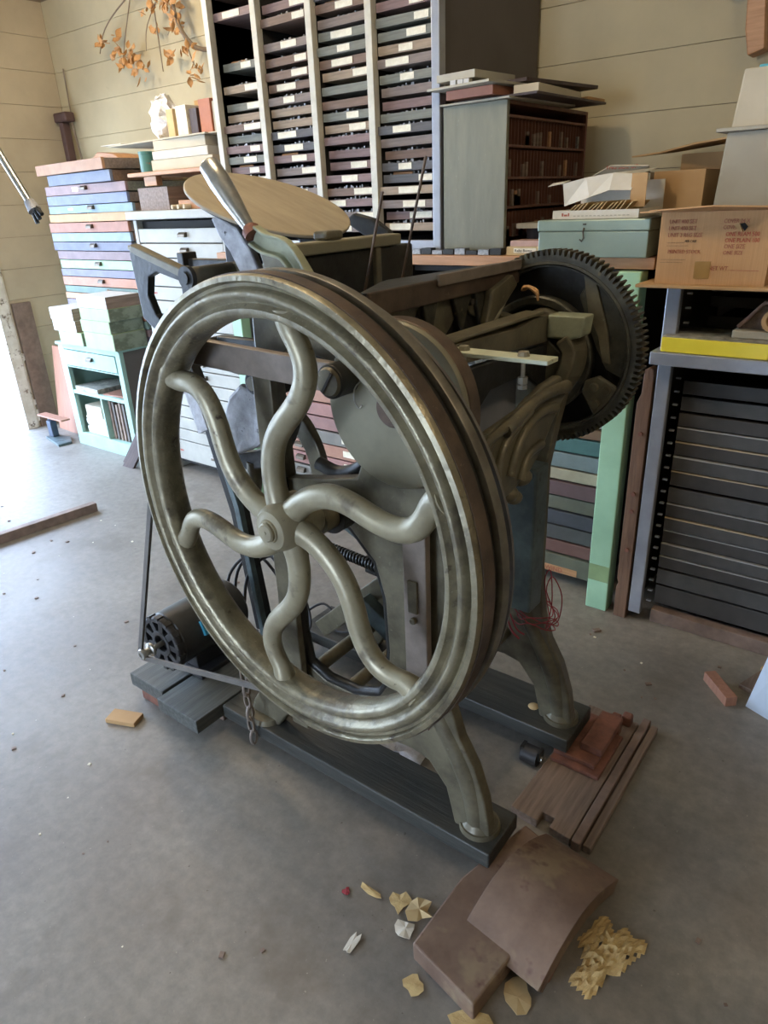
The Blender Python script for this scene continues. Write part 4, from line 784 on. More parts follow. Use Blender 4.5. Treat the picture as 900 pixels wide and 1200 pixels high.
# support under the cartons at the right: shelf beyond the bench
# ------------------------------------------------------------------ steel rack of dark cases
sr = thing('steel_rack', 'grey steel rack full of dark flat cases at the right', 'rack', (-.2, 2.8, 0))
box(-.688, -.642, 2.40, 2.43, .035, 1.255).build('post', M['greysteel'], sr, bevel=.004)
box(.262, .308, 2.40, 2.43, .035, 1.255).build('post', M['greysteel'], sr, bevel=.004)
MB().box(-.688, -.676, 2.43, 3.1, .06, 1.255).box(.296, .308, 2.43, 3.1, .06, 1.255).box(-.676, .296, 3.08, 3.1, .06, 1.255).build('side_panel', M['rackside'], sr)
box(-.69, .31, 2.43, 3.1, 1.256, 1.2615).build('top_panel', M['rackside'], sr)
box(-.70, .32, 2.34, 2.60, 1.018, 1.060).build('shelf', M['greysteel'], sr, bevel=.003)
clip = shared(box(-.020, -.004, 0, .012, -.0025, .0025), 'runner', M['greysteel'])
for i in range(26):
    z = .085 + i * .046
    if 1.0 < z < 1.08: continue
    place('runner', clip, sr, (-.613, 2.435, z))
dk_ = [mat('dark_case', (.062, .058, .054), (.045, .043, .04), .55, .1, 10, .05), mat('dark_case_grey', (.085, .082, .078), (.06, .06, .058), .5, .1, 10, .05)]
pale_edge = mat('pale_case_edge', (.50, .40, .26), None, .6); metal_edge = mat('light_case_edge', (.36, .36, .34), None, .5)
z = .075; k = 0; hs = [.082, .066, .048, .048, .048, .048, .050, .060, .055, .050, .048, .048, .048, .052, .050, .05]
hs = hs[:16]; tot = []
for h in hs:
    if z + h > .995: break
    tot.append((z, h)); z += h + .0055
for k, (z, h) in enumerate(reversed(tot)):
    n = len(tot) - 1 - k; e = {2: 'm', 3: 'm', 4: 'm', 5: 'p', 6: 'm', 8: 'p', 9: 'm', 10: 'p', 11: 'm'}.get(n)
    t = thing('flat_case', 'dark flat case ' + {'m': 'with thin light metal edge, ', 'p': 'with pale wooden edge, ', None: 'with plain dark front, '}[e] + ORD[k] + ' in the steel rack', 'case', (-.17, 2.45, z), 'dark cases in the steel rack')
    j = rnd.uniform(0, .008)
    box(-.61, .24, 2.448 + j, 2.462 + j, z, z + h - .004).build('case_front', dk_[n % 2], t, bevel=.0015)
    box(-.61, .24, 2.4625 + j, 3.05, z, z + .01).build('tray', dk_[0], t)
    if e: box(-.61, .24, 2.446 + j, 2.4615 + j, z + h - .0035, z + h + .0005).build('top_edge', pale_edge if e == 'p' else metal_edge, t)
for i, z in enumerate((1.10, 1.165, 1.215)):
    t = thing('flat_case', 'dark flat case above the steel rack shelf, ' + ['lowest', 'middle', 'highest'][i] + ' of three', 'case', (-.17, 2.70, z), 'dark cases above the shelf')
    box(-.61, .24, 2.66, 2.675, z, z + .034).build('case_front', dk_[0], t); box(-.61, .24, 2.6755, 3.05, z, z + .008).build('tray', dk_[0], t)
    box(-.675, -.665, 2.66, 3.05, z - .012, z - .004)
one(box(-.61, .27, 2.43, 2.475, 0, .055), 'floor_timber', M['oldtimber'], 'brown timber lying along the foot of the steel rack', 'timber', (-.17, 2.45, 0), bevel=.003)
pw = thing('wooden_post', 'reddish notched wooden post with bolt holes beside the steel rack', 'post', (-.72, 2.41, 0))
MB().prism([(-.742, 0), (-.695, 0), (-.695, .97), (-.700, .99), (-.708, .995), (-.727, .985), (-.730, .90), (-.742, .87), (-.742, .17), (-.735, .15), (-.742, .13)], 'Y', 2.395, 2.44).build('post_body', M['brownpost'], pw, bevel=.002)
for zz in (.30, .46, .53, .76): MB().cyl((-.716, 2.388, zz), (-.716, 2.3945, zz), .008, n=10).build('bolt', M['rust'], pw)
# on the steel rack shelf
yb = thing('yellow_book', 'thick yellow book with printed dark cover lying on the grey shelf', 'book', (-.52, 2.45, 1.0605))
box(-.672, -.355, 2.350, 2.56, 1.061, 1.108).build('pages', M['yellow'], yb, bevel=.003)
box(-.670, -.357, 2.352, 2.558, 1.1083, 1.1105).build('cover', M['cover'], yb)
one(box(-.475, -.20, 2.40, 2.56, 1.111, 1.135), 'flat_tray', M['cardgrey'], 'grey tray lying on the yellow book', 'tray', (-.34, 2.48, 1.111), bevel=.003)
tt = thing('wooden_box_lid', 'small brown wooden tray propped on the grey tray', 'wooden tray', (-.40, 2.5, 1.1355))
MB().prism([(-.462, 1.136), (-.30, 1.136), (-.30, 1.215), (-.395, 1.215), (-.458, 1.145)], 'Y', 2.44, 2.455).build('panel', M['brownslab'], tt, bevel=.002)
MB().sweep([(-.465, 2.43, 1.142), (-.400, 2.43, 1.218), (-.30, 2.43, 1.222)], 1, sec=[(-.012, -.006), (.012, -.006), (.012, .006), (-.012, .006)], up=(0, 0, 1)).build('rim', M['brownpost'], tt, bevel=.002)
MB().lathe([(.022, 0), (.034, 0), (.034, .05), (.022, .05)], (-.362, 2.385, 1.171), (0, 1, 0), n=28).build('tape_roll', M['card2'], tt, smooth=40)
# sheet and scraps on the floor at the right edge
one(MB().prism([(-.235, 0), (-.02, 0), (-.02, .34), (-.14, .34)], 'Y', 2.02, 2.035, ) if False else MB().add([(-.195, 2.105, .0), (-.05, 2.045, .0), (-.05, 2.075, .36), (-.14, 2.12, .36), (-.195, 2.113, .0), (-.05, 2.053, .0), (-.05, 2.083, .36), (-.14, 2.128, .36)], [(0, 1, 2, 3), (4, 7, 6, 5), (0, 4, 5, 1), (1, 5, 6, 2), (2, 6, 7, 3), (3, 7, 4, 0)]), 'painted_sheet', M['bluewhite'], 'pale blue-white sheet standing on the floor at the right edge', 'panel', (-.12, 2.08, 0))
board(-.30, -.262, 2.06, 2.20, 0, .035, M['brownboard'], 'wood_scrap', 'pinkish wood scrap on the floor beside the pale sheet', 'wood scrap', 42)
board(-.215, -.12, 2.17, 2.30, 0, .018, M['brownslab'], 'wood_scrap', 'flat brown wood scrap behind the pinkish scrap', 'wood scrap', -20)
one(MB().lathe([(.010, 0), (.020, 0), (.020, .012), (.010, .012)], (-.175, 2.33, .001), (0, 0, 1), n=20), 'wood_ring', M['manila'], 'small pale wooden ring on the floor at the right', 'ring', (-.175, 2.33, 0), smooth=40)
# dangling bracket up on the wall
wbk = thing('wall_bracket', 'old orange-brown hanging bracket high on the wall at the right', 'bracket', (-.73, 3.2, 2.0))
MB().prism([(-.775, 2.30), (-.72, 2.30), (-.68, 1.99), (-.735, 1.975), (-.755, 2.06)], 'Y', 3.20, 3.29).build('strut', M['orangewood'], wbk, bevel=.006)
MB().prism([(-.88, 2.205), (-.70, 2.24), (-.55, 2.20), (-.55, 2.32), (-.88, 2.32)], 'Y', 3.15, 3.295).build('bracket_arm', M['brownpost'], wbk, bevel=.01)

# ------------------------------------------------------------------ mint cabinet at the left wall corner
mc = thing('mint_cabinet', 'faded mint green open cabinet with one small drawer near the doorway', 'cabinet', (-4.42, 2.75, 0))
mx0, mx1, my0, my1, mh = -4.79, -4.055, 2.50, 3.25, .745
MB().box(mx0, mx0 + .07, my0, my0 + .03, 0, mh - .02).box(mx1 - .05, mx1, my0, my0 + .03, 0, mh - .02).box(mx0 + .07, mx1 - .05, my0, my0 + .03, .0, .095).box(mx0 + .07, mx1 - .05, my0 + .002, my0 + .03, .385, .41).box(mx0 + .07, mx1 - .05, my0, my0 + .03, mh - .045, mh - .02).box(mx0 + .07, mx1 - .05, my0, my0 + .03, .575, .583).build('face_frame', M['mintcab'], mc, bevel=.002)
box(mx0 - .01, mx1 + .01, my0 - .012, my1, mh - .019, mh).build('top', M['mintcab'], mc, bevel=.003)
MB().box(mx0, mx0 + .02, my0 + .031, my1, 0, mh - .02).box(mx0 + .02, mx1 - .02, my1 - .02, my1, 0, mh - .02).box(mx0 + .02, mx1 - .02, my0 + .031, my1 - .021, .075, .092).box(mx0 + .02, mx1 - .02, my0 + .031, my1 - .021, .388, .404).build('carcass', M['mintcab'], mc)
box(mx1 - .02, mx1, my0 + .031, my1, 0, mh - .02).build('side_panel', M['rackside'], mc)
dw = box(mx0 + .075, mx1 - .055, my0 - .004, my0 + .02, .588, .696).build('drawer', M['mintcab'], mc, bevel=.003)
place('cup_pull', cup_pull, dw, (-4.40, my0 - .004, .645))
box(-4.40, -4.385, my0 + .005, my0 + .4, .0925, .385).build('divider', M['mintcab'], mc)
one(box(-4.70, -4.42, my0 + .01, my0 + .28, .4045, .44), 'magazine_stack', M['cover'], 'dark covered thick magazine on the middle shelf of the mint cabinet', 'magazine', (-4.56, 2.6, .4045), bevel=.003)
one(box(-4.38, -4.16, my0 + .03, my0 + .28, .4045, .418, spin((-4.27, 2.6, .4), R(8))), 'magazine', M['brownboard'], 'brown thin booklet at the right of the mint cabinet shelf', 'magazine', (-4.27, 2.6, .4045), bevel=.002)
for k, (w, h, m) in enumerate(((.26, .022, 'paper'), (.25, .03, 'white'), (.27, .018, 'paper'), (.24, .03, 'white'), (.25, .02, 'paper'))):
    z = .0925 + [0, .023, .054, .073, .104][k]
    one(box(-4.69, -4.69 + w, my0 + .035, my0 + .30, z, z + h, spin((-4.56, 2.7, z), R([0, 3, -3, 2, -2][k]))), 'paper_bundle', M[m], ['lowest', 'second lowest', 'middle', 'second highest', 'highest'][k] + ' bundle of white papers in the mint cabinet', 'papers', (-4.56, 2.66, z), 'paper bundles in the mint cabinet', bevel=.002)
one(box(-4.68, -4.50, my0 + .06, my0 + .26, .1255 + .0, .1256), 'x', M['paper'], '', '', (0, 0, 0)) if False else None
one(box(-4.67, -4.47, my0 + .035, my0 + .25, .219, .30), 'book', M['cardpale'], 'thick cream book on top of the white papers in the mint cabinet', 'book', (-4.57, 2.64, .219), bevel=.003)
for k in range(7):
    x = -4.372 + k * .040
    one(box(x, x + .022, my0 + .04, my0 + .36, .0925, .372 - .012 * (k % 3)), 'upright_board', [M['oldtimber'], M['rackside'], M['brownslab']][k % 3], ORD[k].replace('topmost', 'first') + ' from the left of the upright boards in the mint cabinet', 'board', (x, 2.7, .0925), 'upright boards in the mint cabinet', bevel=.001)
# boxes on the mint cabinet
side_b = {'w': ('white', 'white'), 'g': ('palegreen', 'pale green')}
M['palegreen'] = mat('pale_green_carton', (.34, .45, .25), (.28, .38, .21), .7, 0, 9, .08)
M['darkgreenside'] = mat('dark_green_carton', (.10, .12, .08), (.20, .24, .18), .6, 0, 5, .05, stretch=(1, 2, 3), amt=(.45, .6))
z = mh + .001
def pbox(x0, x1, y0, y1, z0, z1, front, side, name, label, grp):
    t = thing(name, label, 'box', ((x0 + x1) / 2, (y0 + y1) / 2, z0), grp)
    box(x0, x1 - .004, y0, y1, z0, z1).build('carton_body', M[front], t, bevel=.002)
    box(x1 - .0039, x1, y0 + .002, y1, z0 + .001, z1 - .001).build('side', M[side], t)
gg = 'boxes stacked on the mint cabinet'
zc = z
for k, (h, dx, fr_, sd) in enumerate(((.105, 0, 'palegreen', 'darkgreenside'), (.075, -.012, 'palegreen', 'darkgreenside'), (.075, .004, 'palegreen', 'darkgreenside'), (.072, -.002, 'white', 'brownslab'))):
    pbox(-4.33 + dx, -4.005 + dx, 2.45, 2.69, zc, zc + h, fr_, sd, 'paper_box', ['pale green box, lowest of the right stack on the mint cabinet', 'pale green box, second from the bottom of the right stack on the mint cabinet', 'pale green box just under the white lidded box on the mint cabinet', 'white flat box topping the green boxes on the mint cabinet'][k], gg); zc += h + .001
zc = z
for k, (h, dx, fr_, sd) in enumerate(((.085, .02, 'palegreen', 'darkgreenside'), (.072, -.03, 'white', 'brownslab'), (.078, -.04, 'white', 'brownslab'))):
    pbox(-4.68 + dx, -4.40 + dx, 2.46, 2.69, zc, zc + h, fr_, sd, 'paper_box', ['pale green box under the two white boxes at the left end of the mint cabinet', 'lower white box at the left end of the mint cabinet', 'upper white box at the left end of the mint cabinet'][k], gg); zc += h + .001
# tall stack of loose coloured type drawers behind the boxes
cols = [('lavender', (.36, .33, .42)), ('peach', (.62, .42, .28)), ('sage', (.26, .36, .33)), ('salmon', (.60, .36, .26)), ('violet', (.32, .32, .42)), ('mint', (.50, .70, .50)), ('rose', (.37, .29, .30)), ('slate', (.27, .29, .37)), ('sky', (.40, .50, .60)), ('coral', (.53, .30, .22)), ('apricot', (.68, .46, .25)), ('pale_blue', (.38, .50, .57)), ('periwinkle', (.33, .38, .55)), ('dusty_pink', (.45, .34, .34)), ('steel_blue', (.30, .34, .43)), ('tan', (.58, .38, .25))]
seqd = [(.050, 'lavender', 0), (.050, 'rose', 1), (.050, 'sage', 0), (.055, 'coral', 1), (.050, 'lavender', 0), (.044, 'peach', 0), (.046, 'sage', 2), (.060, 'salmon', 1), (.050, 'violet', 0), (.058, 'mint', 1), (.056, 'rose', 0), (.056, 'slate', 1), (.056, 'sky', 0), (.062, 'coral', 1), (.052, 'apricot', 0), (.050, 'pale_blue', 1), (.060, 'periwinkle', 0), (.058, 'dusty_pink', 3), (.066, 'steel_blue', 0), (.066, 'tan', 0)]
cm = {n: tint('stack_' + n, tuple(1.0 * x ** 1.35 for x in c)) for n, c in cols}; z = mh + .0015
for k, (h, cn, pull) in enumerate(seqd):
    q = random.Random(500 + k); dx = q.uniform(-.018, .018); dy = q.uniform(-.012, .012); top = k >= len(seqd) - 2
    x0, x1 = (-4.90, -3.99); ang = 0
    if k == len(seqd) - 1: x0, x1, ang = -4.99, -4.08, -5
    if k == len(seqd) - 2: x0, x1, ang = -4.88, -4.07, -4
    if k == 15: x0, x1 = -4.88, -3.93
    y0 = 2.705 + dy * .5
    t = thing('loose_type_case', cn.replace('_', ' ') + ' wooden type case, ' + ORD[len(seqd) - 1 - k] + ' in the tall stack behind the boxes', 'type case', ((x0 + x1) / 2 + dx, 2.96, z), 'loose type cases in the tall stack')
    hh = h - .004
    box(x0 + dx, x1 + dx, y0, y0 + .02, z, z + hh).build('drawer_front', cm[cn], t, bevel=.002)
    MB().box(x0 + dx + .004, x1 + dx - .004, y0 + .0205, 3.22, z + .001, z + .008).box(x1 + dx - .016, x1 + dx - .004, y0 + .0205, 3.22, z + .008, z + hh - .003).box(x0 + dx + .004, x0 + dx + .016, y0 + .0205, 3.22, z + .008, z + hh - .003).box(x0 + dx + .016, x1 + dx - .016, 3.20, 3.22, z + .008, z + hh - .003).build('tray', CASE[k % 3], t)
    if pull in (1, 3): place('cup_pull', cup_pull, t, ((x0 + x1) / 2 + .03, y0, z + h * .45))
    if pull == 2: place('knob', knob_me, t, ((x0 + x1) / 2 + .10, y0, z + h * .5))
    if pull in (3,): place('label', tag_me, t, ((x0 + x1) / 2 - .08, y0, z + h * .5))
    if k in (9, 15): place('label', tag_me, t, ((x0 + x1) / 2 - .22, y0, z + h * .5), sc=(.8, 1, .5))
    t.rotation_euler = (0, 0, R(ang))
    z += h + .0005
one(MB().prism([(-4.52, z + .0005), (-4.20, z + .0005), (-4.25, z + .024), (-4.42, z + .045)], 'Y', 2.85, 3.05), 'wooden_wedge', M['orangewood'], 'orange-brown wooden wedge on top of the tall stack of type cases', 'wood block', (-4.36, 2.95, z), bevel=.002)

# ------------------------------------------------------------------ white flat-file cabinet
wc = thing('white_cabinet', 'tall off-white cabinet of narrow drawers with dark cup pulls', 'cabinet', (-3.33, 2.85, 0))
wx0, wx1, wy = -3.73, -2.955, 2.55
MB().box(wx0, wx0 + .03, wy, 3.25, 0, 1.50).box(wx1 - .03, wx1, wy, 3.25, 0, 1.50).box(wx0 + .03, wx1 - .03, 3.23, 3.25, .05, 1.50).build('carcass', M['cabwhite'], wc, bevel=.003)
box(wx0 - .02, wx1 + .015, wy - .03, 3.26, 1.501, 1.545).build('top', M['cabwhite'], wc, bevel=.004)
box(wx0 + .031, wx1 - .031, wy + .04, wy + .05, .04, 1.49).build('dark_back', M['cabgap'], wc)
z = .075; k = 0
while z < 1.45:
    h = .135 if k == 0 else (.078 if k < 14 else .078)
    if z + h > 1.495: break
    d = box(wx0 + .034, wx1 - .034, wy + .002, wy + .022, z, z + h - .006).build('drawer', M['cabwhite'], wc, bevel=.0025)
    place('cup_pull', cup_pull, d, (wx1 - .34, wy + .002, z + h * .42))
    if k % 3 != 1:
        rm = MB(); xx = wx0 + .07
        for w_ in [(.012, .018, .008), (.02, .01, .014, .012), (.016, .022)][k % 3]:
            rm.box(xx, xx + w_, wy + .0008, wy + .0014, z + h * .42, z + h * .42 + .010); xx += w_ + .004
        rm.build('red_mark', M['inkred'], d)
    z += h; k += 1
# things on the white cabinet
zt = 1.5455
w1 = carton('open_box', 'small open brown box lying on its side on the white cabinet', -3.66, -3.40, 2.57, 2.95, zt, zt + .115, M['brownslab'])
one(box(-3.70, -3.44, 2.56, 2.78, zt + .0, zt + .001), 'x', M['paper'], '', '', (0, 0, 0)) if False else None
one(box(-3.36, -3.20, 2.60, 2.80, zt, zt + .045), 'wood_block', M['orangewood'], 'short orange-brown block on the white cabinet beside the open brown box', 'block', (-3.28, 2.7, zt), bevel=.003)
one(box(-3.17, -3.00, 2.57, 2.90, zt, zt + .12), 'wood_block', M['terra'], 'upright salmon wooden block at the right end of the white cabinet', 'block', (-3.09, 2.7, zt), bevel=.004)
for k in range(3):
    one(MB().cyl((-3.37 + .05 * k, 2.56, zt + .013), (-3.365 + .05 * k, 2.60, zt + .013), .012, n=12), 'wooden_roller', M['cardpale'], ['left', 'middle', 'right'][k] + ' of three small pale wooden dowels on the white cabinet', 'dowel', (-3.37 + .05 * k, 2.58, zt), smooth=40)
sf = thing('wooden_shelf', 'orange-brown board raised on blocks above the white cabinet', 'shelf', (-3.38, 2.9, zt))
box(-3.78, -2.975, 2.60, 3.05, zt + .175, zt + .195).build('board', M['orangewood'], sf, bevel=.003)
for x in (-3.66, -3.12):
    box(x, x + .11, 2.62, 2.66, zt + .125, zt + .1745).build('cleat', M['orangewood'], sf, bevel=.003)
    box(x + .02, x + .07, 2.97, 3.03, zt, zt + .1745).build('leg', M['oldtimber'], sf)
z = zt + .196
for k, (x0, x1, h, m) in enumerate(((-3.57, -3.06, .052, 'cardpale'), (-3.55, -3.09, .042, 'paper'), (-3.53, -3.10, .048, 'cardpale'))):
    one(box(x0, x1, 2.62, 3.0, z, z + h), 'large_book', M[m], ['lowest', 'middle', 'topmost'][k] + ' thick cream book in the pile on the raised board', 'book', (-3.3, 2.8, z), 'cream books on the raised board', bevel=.003); z += h + .001
one(box(-3.055, -2.975, 2.68, 3.0, zt + .196, z - .002), 'board_stack', M['brownslab'], 'stack of brown boards right of the cream books', 'boards', (-3.02, 2.8, zt + .196))
one(MB().lathe([(0, 0), (.045, 0), (.045, .09), (.047, .092), (.047, .105), (0, .105)], (-3.68, 2.68, zt + .196), (0, 0, 1), n=24, closed=False), 'green_can', mat('dark_green_can', (.05, .16, .13), (.3, .06, .05), .4, 0, 30, 0, amt=(.3, .4)), 'dark green can standing left of the cream books', 'can', (-3.68, 2.68, zt + .196), smooth=35)
one(box(-3.98, -3.06, 2.62, 2.98, z, z + .007, spin((-3.5, 2.8, z), R(-3))), 'thin_board', M['cardpale'], 'long thin board lying across the can and the cream books', 'board', (-3.5, 2.8, z), bevel=.001)
one(box(-4.05, -3.85, 2.64, 2.80, z + .009, z + .013), 'paper_sheet', M['paper'], 'white paper sheet on the left end of the long thin board', 'paper', (-3.95, 2.7, z + .009))
one(box(-3.10, -2.98, 2.62, 2.95, z + .001, z + .006), 'thin_board', M['cardpale'], 'short thin board right of the long thin board', 'board', (-3.0, 2.8, z + .001))
z += .009
cb_ = thing('open_carton', 'open carton of mixed printed packets on the long thin board', 'box', (-3.25, 2.8, z))
cx0, cx1 = -3.53, -3.07
MB().box(cx0, cx1, 2.94, 2.945, z, z + .20).box(cx1 - .005, cx1, 2.70, 2.94, z, z + .17).box(cx0, cx1, 2.70, 2.94, z, z + .004).build('carton_body', M['card2'], cb_)
for k, (x0, x1, h, m) in enumerate(((-3.50, -3.44, .14, 'manila'), (-3.43, -3.34, .15, 'label'), (-3.33, -3.27, .13, 'darkboard'), (-3.26, -3.17, .165, 'terra'), (-3.165, -3.08, .15, 'cardgrey'))):
    one(box(x0, x1, 2.715 + .008 * k, 2.90, z + .0045, z + h, spin((x0, 2.8, z + .005), R(-3 + k))), 'packet', M[m], ['tan', 'pale striped', 'dark', 'red-brown', 'grey'][k] + ' packet standing in the open carton, ' + ['first', 'second', 'third', 'fourth', 'fifth'][k] + ' from left', 'packet', (x0, 2.8, z + .0045), 'packets in the open carton', bevel=.002)
fo_ = MB(); fo_.sphere((-3.625, 2.80, z + .115), .10, (.9, .8, 1.12), 18, 12)
q = random.Random(2); fo_.v = [v + Vector((q.uniform(-.016, .016), q.uniform(-.016, .016), q.uniform(-.012, .014))) for v in fo_.v]
one(fo_, 'foil_bag', M['foil'], 'crumpled silver foil bag beside the open carton', 'bag', (-3.625, 2.8, z))
# ------------------------------------------------------------------ corner pipe, branch
pi_ = thing('wall_pipe', 'dark rusty square pipe with bracket in the far corner', 'pipe', (XL + .10, YB - .07, 1.4))
MB().box(XL + .08, XL + .13, YB - .10, YB - .04, 1.35, 2.16).build('pipe_body', M['rustpipe'], pi_, bevel=.006)
MB().box(XL + .04, XL + .20, YB - .11, YB - .03, 2.161, 2.225).build('pipe_head', M['rustpipe'], pi_, bevel=.012)
MB().cyl((XL + .17, YB - .05, 2.20), (XL + .21, YB - .03, 1.75), .007, n=8).build('stay', M['twig'], pi_)
MB().cyl((XL + .14, YB - .02, 2.226), (XL + .15, YB - .02, 2.5), .005, n=8).build('wire', M['twig'], pi_)
br_ = thing('dried_branch', 'dried branch with curled orange-brown leaves hanging on the cream wall', 'branch', (-3.9, 3.24, 2.5))
mbb = MB(); tips = []
def twig(pts, r0, r1):
    p = smoothp(pts, 4); m = len(p); mbb.sweep(p, [r0 + (r1 - r0) * i / (m - 1) for i in range(m)], n=6)
twig([(-3.62, 3.27, 2.385), (-3.78, 3.22, 2.41), (-3.88, 3.20, 2.52), (-3.92, 3.2, 2.66), (-3.95, 3.2, 2.8)], .016, .007)
twig([(-3.92, 3.2, 2.72), (-4.15, 3.2, 2.78), (-4.4, 3.2, 2.72), (-4.62, 3.2, 2.62), (-4.72, 3.2, 2.50)], .006, .003)
twig([(-4.3, 3.2, 2.75), (-4.42, 3.2, 2.55), (-4.5, 3.2, 2.40)], .004, .002)
twig([(-4.2, 3.2, 2.77), (-4.3, 3.2, 2.9)], .004, .002); twig([(-3.98, 3.2, 2.74), (-4.18, 3.2, 2.58), (-4.23, 3.2, 2.45)], .004, .002)
twig([(-4.12, 3.22, 2.66), (-4.12, 3.22, 2.40), (-4.12, 3.22, 2.33)], .004, .003); twig([(-3.9, 3.2, 2.6), (-4.0, 3.2, 2.5)], .004, .002)
twig([(-3.84, 3.2, 2.44), (-3.80, 3.2, 2.33), (-3.74, 3.2, 2.29)], .004, .002)
mbb.build('stem', M['twig'], br_, smooth=60)
q = random.Random(11)
leafm = []
for s_ in range(3):
    qq = random.Random(s_ + 60); b = MB(); n = 5; vs = []; fs = []
    for i in range(n + 1):
        t = i / n; w = math.sin(PI * min(t * 1.05 + .03, 1)) * .32
        cz = .25 * t * t * (1 + s_ * .5); vs += [(t, -w, cz + .16 * w), (t, 0, cz - .05), (t, w, cz + .22 * w)]
    for i in range(n): k = i * 3; fs += [(k, k + 3, k + 4, k + 1), (k + 1, k + 4, k + 5, k + 2)]
    b.add(vs, fs); leafm.append(shared(b, 'leaf', M['leaf'], 60))
cl = [(-4.62, 2.55, .07, 12), (-4.47, 2.44, .06, 24), (-4.40, 2.40, .08, 16), (-4.3, 2.36, .05, 8), (-4.42, 2.78, .06, 5), (-4.05, 2.68, .06, 14), (-3.93, 2.62, .07, 20), (-3.90, 2.52, .05, 12), (-3.84, 2.40, .04, 8), (-4.02, 2.36, .04, 6), (-3.80, 2.29, .045, 12), (-4.18, 2.60, .05, 8), (-4.22, 2.78, .06, 8), (-3.95, 2.76, .05, 10)]
for cx_, cz_, rr, n in cl:
    for i in range(n):
        a = q.uniform(0, 2 * PI); r = rr * math.sqrt(q.random()) * 1.1; s_ = q.uniform(.035, .065)
        place('leaf', leafm[q.randrange(3)], br_, (cx_ + r * math.cos(a), 3.2 + q.uniform(-.04, .05), cz_ + r * math.sin(a)), rot=(q.uniform(0, 6.28), q.uniform(0, 6.28), q.uniform(0, 6.28)), sc=(s_, s_, s_))
# ------------------------------------------------------------------ left floor items
bb = one(MB().prism([(-5.33, 0), (-5.02, 0), (-5.02, .62), (-5.04, .64), (-5.33, .64)], 'Y', 0, .02), 'leaning_board', M['brownboard'], 'red-brown board leaning upright between the doorway and the mint cabinet', 'board', (-5.17, 0, 0), bevel=.003)
bb.location = (-5.17 + .02, 2.62, 0); bb.rotation_euler = (R(-8), 0, R(-4))
vc = thing('small_vise', 'small dark blue clamp stand with a thin wooden slat on a teal metal foot', 'clamp', (-5.02, 2.44, 0))
MB().prism([(-5.13, 2.42), (-4.84, 2.36), (-4.83, 2.46), (-4.95, 2.52), (-5.10, 2.50)], 'Z', 0, .018).build('foot_plate', M['blueiron'], vc, bevel=.003)
MB().box(-5.11, -5.05, 2.44, 2.49, .018, .14).cyl((-5.08, 2.465, .14), (-5.08, 2.465, .165), .02, n=12).build('clamp_body', mat('dark_blue_casting', (.05, .07, .11), None, .5), vc, bevel=.006)
box(-5.20, -4.86, 2.43, 2.50, .166, .178).build('slat', M['brownboard'], vc, bevel=.001)
for k, (x, l) in enumerate(((-4.03, .44), (-3.96, .36))):
    o = one(MB().box(0, .085, 0, .02, 0, l), 'dark_board', M['darkboard'], ['left', 'right'][k] + ' one of two dark brown boards leaning beside the mint cabinet', 'board', (0, 0, 0), bevel=.002)
    o.location = (x - .10, 2.42 - .05 * k, .002); o.rotation_euler = (R(-6), R(38), 0)
o = one(MB().box(-1.2, 0, 0, .045, 0, .05), 'floor_timber', M['oldtimber'], 'grey-brown timber lying on the open floor at the left', 'timber', (0, 0, 0), bevel=.003)
o.location = (-3.52, 1.85, 0); o.rotation_euler = (0, 0, R(84)); 
# metal arm poking in at the left edge
ma = thing('fork_tool', 'grey metal rod ending in a notched fork poking in at the left edge', 'tool', (-2.2, 1.05, .9))
p0 = Vector((-2.60, 1.09, 2.06)); p1 = Vector((-1.99, 1.03, 1.585)); p2 = Vector((-2.02, 1.065, 1.552)); dd = Vector((.55, .04, -.83)).normalized()
pA = Vector((-2.18, 1.06, 1.80)); pB = Vector((-2.035, 1.075, 1.585))
MB().sweep([pA - (pB - pA) * 2, pA, pB], [.011, .011, .010], n=14).build('rod', M['steel'], ma, smooth=50)
u_ = (pB - pA).normalized(); w_ = u_.cross(Vector((0, 1, 0))).normalized()
MB().cyl(pB, pB + u_ * .03, .014, .018, 14).build('socket', M['greyiron'], ma, smooth=40)
for s_ in (-1, 0, 1): MB().sweep([pB + u_ * .028 + w_ * .012 * s_, pB + u_ * .055 + w_ * .02 * s_], .006, n=8).build('tine', M['darkiron'], ma, smooth=40)
MB().sweep([pA - (pB - pA) * 2, (pA - (pB - pA) * 2) + Vector((-.3, 0, .2)), Vector((-3.2, 1.0, 2.95))], .012, n=10).build('hanger', M['steel'], ma, smooth=40)
# ------------------------------------------------------------------ blocks under the right ends of the skids
s1 = thing('worn_block', 'worn brown tee-shaped block under the end of the front skid', 'block', (-.5, .95, 0))
Tb = spin((-.5, .95, 0), R(-4))
pl = [(-.612, .80), (-.425, .765), (-.405, .905), (-.325, .905), (-.33, 1.23), (-.50, 1.26), (-.60, 1.03)]
MB().prism([(-.603, .800), (-.428, .765), (-.410, .925), (-.43, 1.20), (-.545, 1.23), (-.60, 1.0)], 'Z', 0, .055).build('flat_slab', M['stonewood'], s1, bevel=.005)
ar = []; n = 16; yc0, yc1 = .885, 1.235
for i in range(n + 1):
    t = i / n; ar.append((yc0 + (yc1 - yc0) * t, .056 + .082 * math.sin(PI * (t * .86 + .07)) - .018 + .0 * t))
for i in range(n, -1, -1):
    t = i / n; ar.append((yc0 + .02 + (yc1 - yc0 - .04) * t, .056 + .082 * math.sin(PI * (t * .86 + .07)) - .018 - .030 - .018 * math.sin(PI * t)))
ab = MB().prism([(a, b - .012) for a, b in ar], 'X', -.515, -.315)
ab.v = [spin((-.43, 1.06, 0), R(-7)) @ v for v in ab.v]
ab.build('curved_slab', M['stonewood'], s1, bevel=.004, smooth=35)
MB().prism([(.92, .0), (1.20, .0), (1.17, .045), (.95, .045)], 'X', -.40, -.335).build('end_fill', M['rust'], s1, bevel=.006)
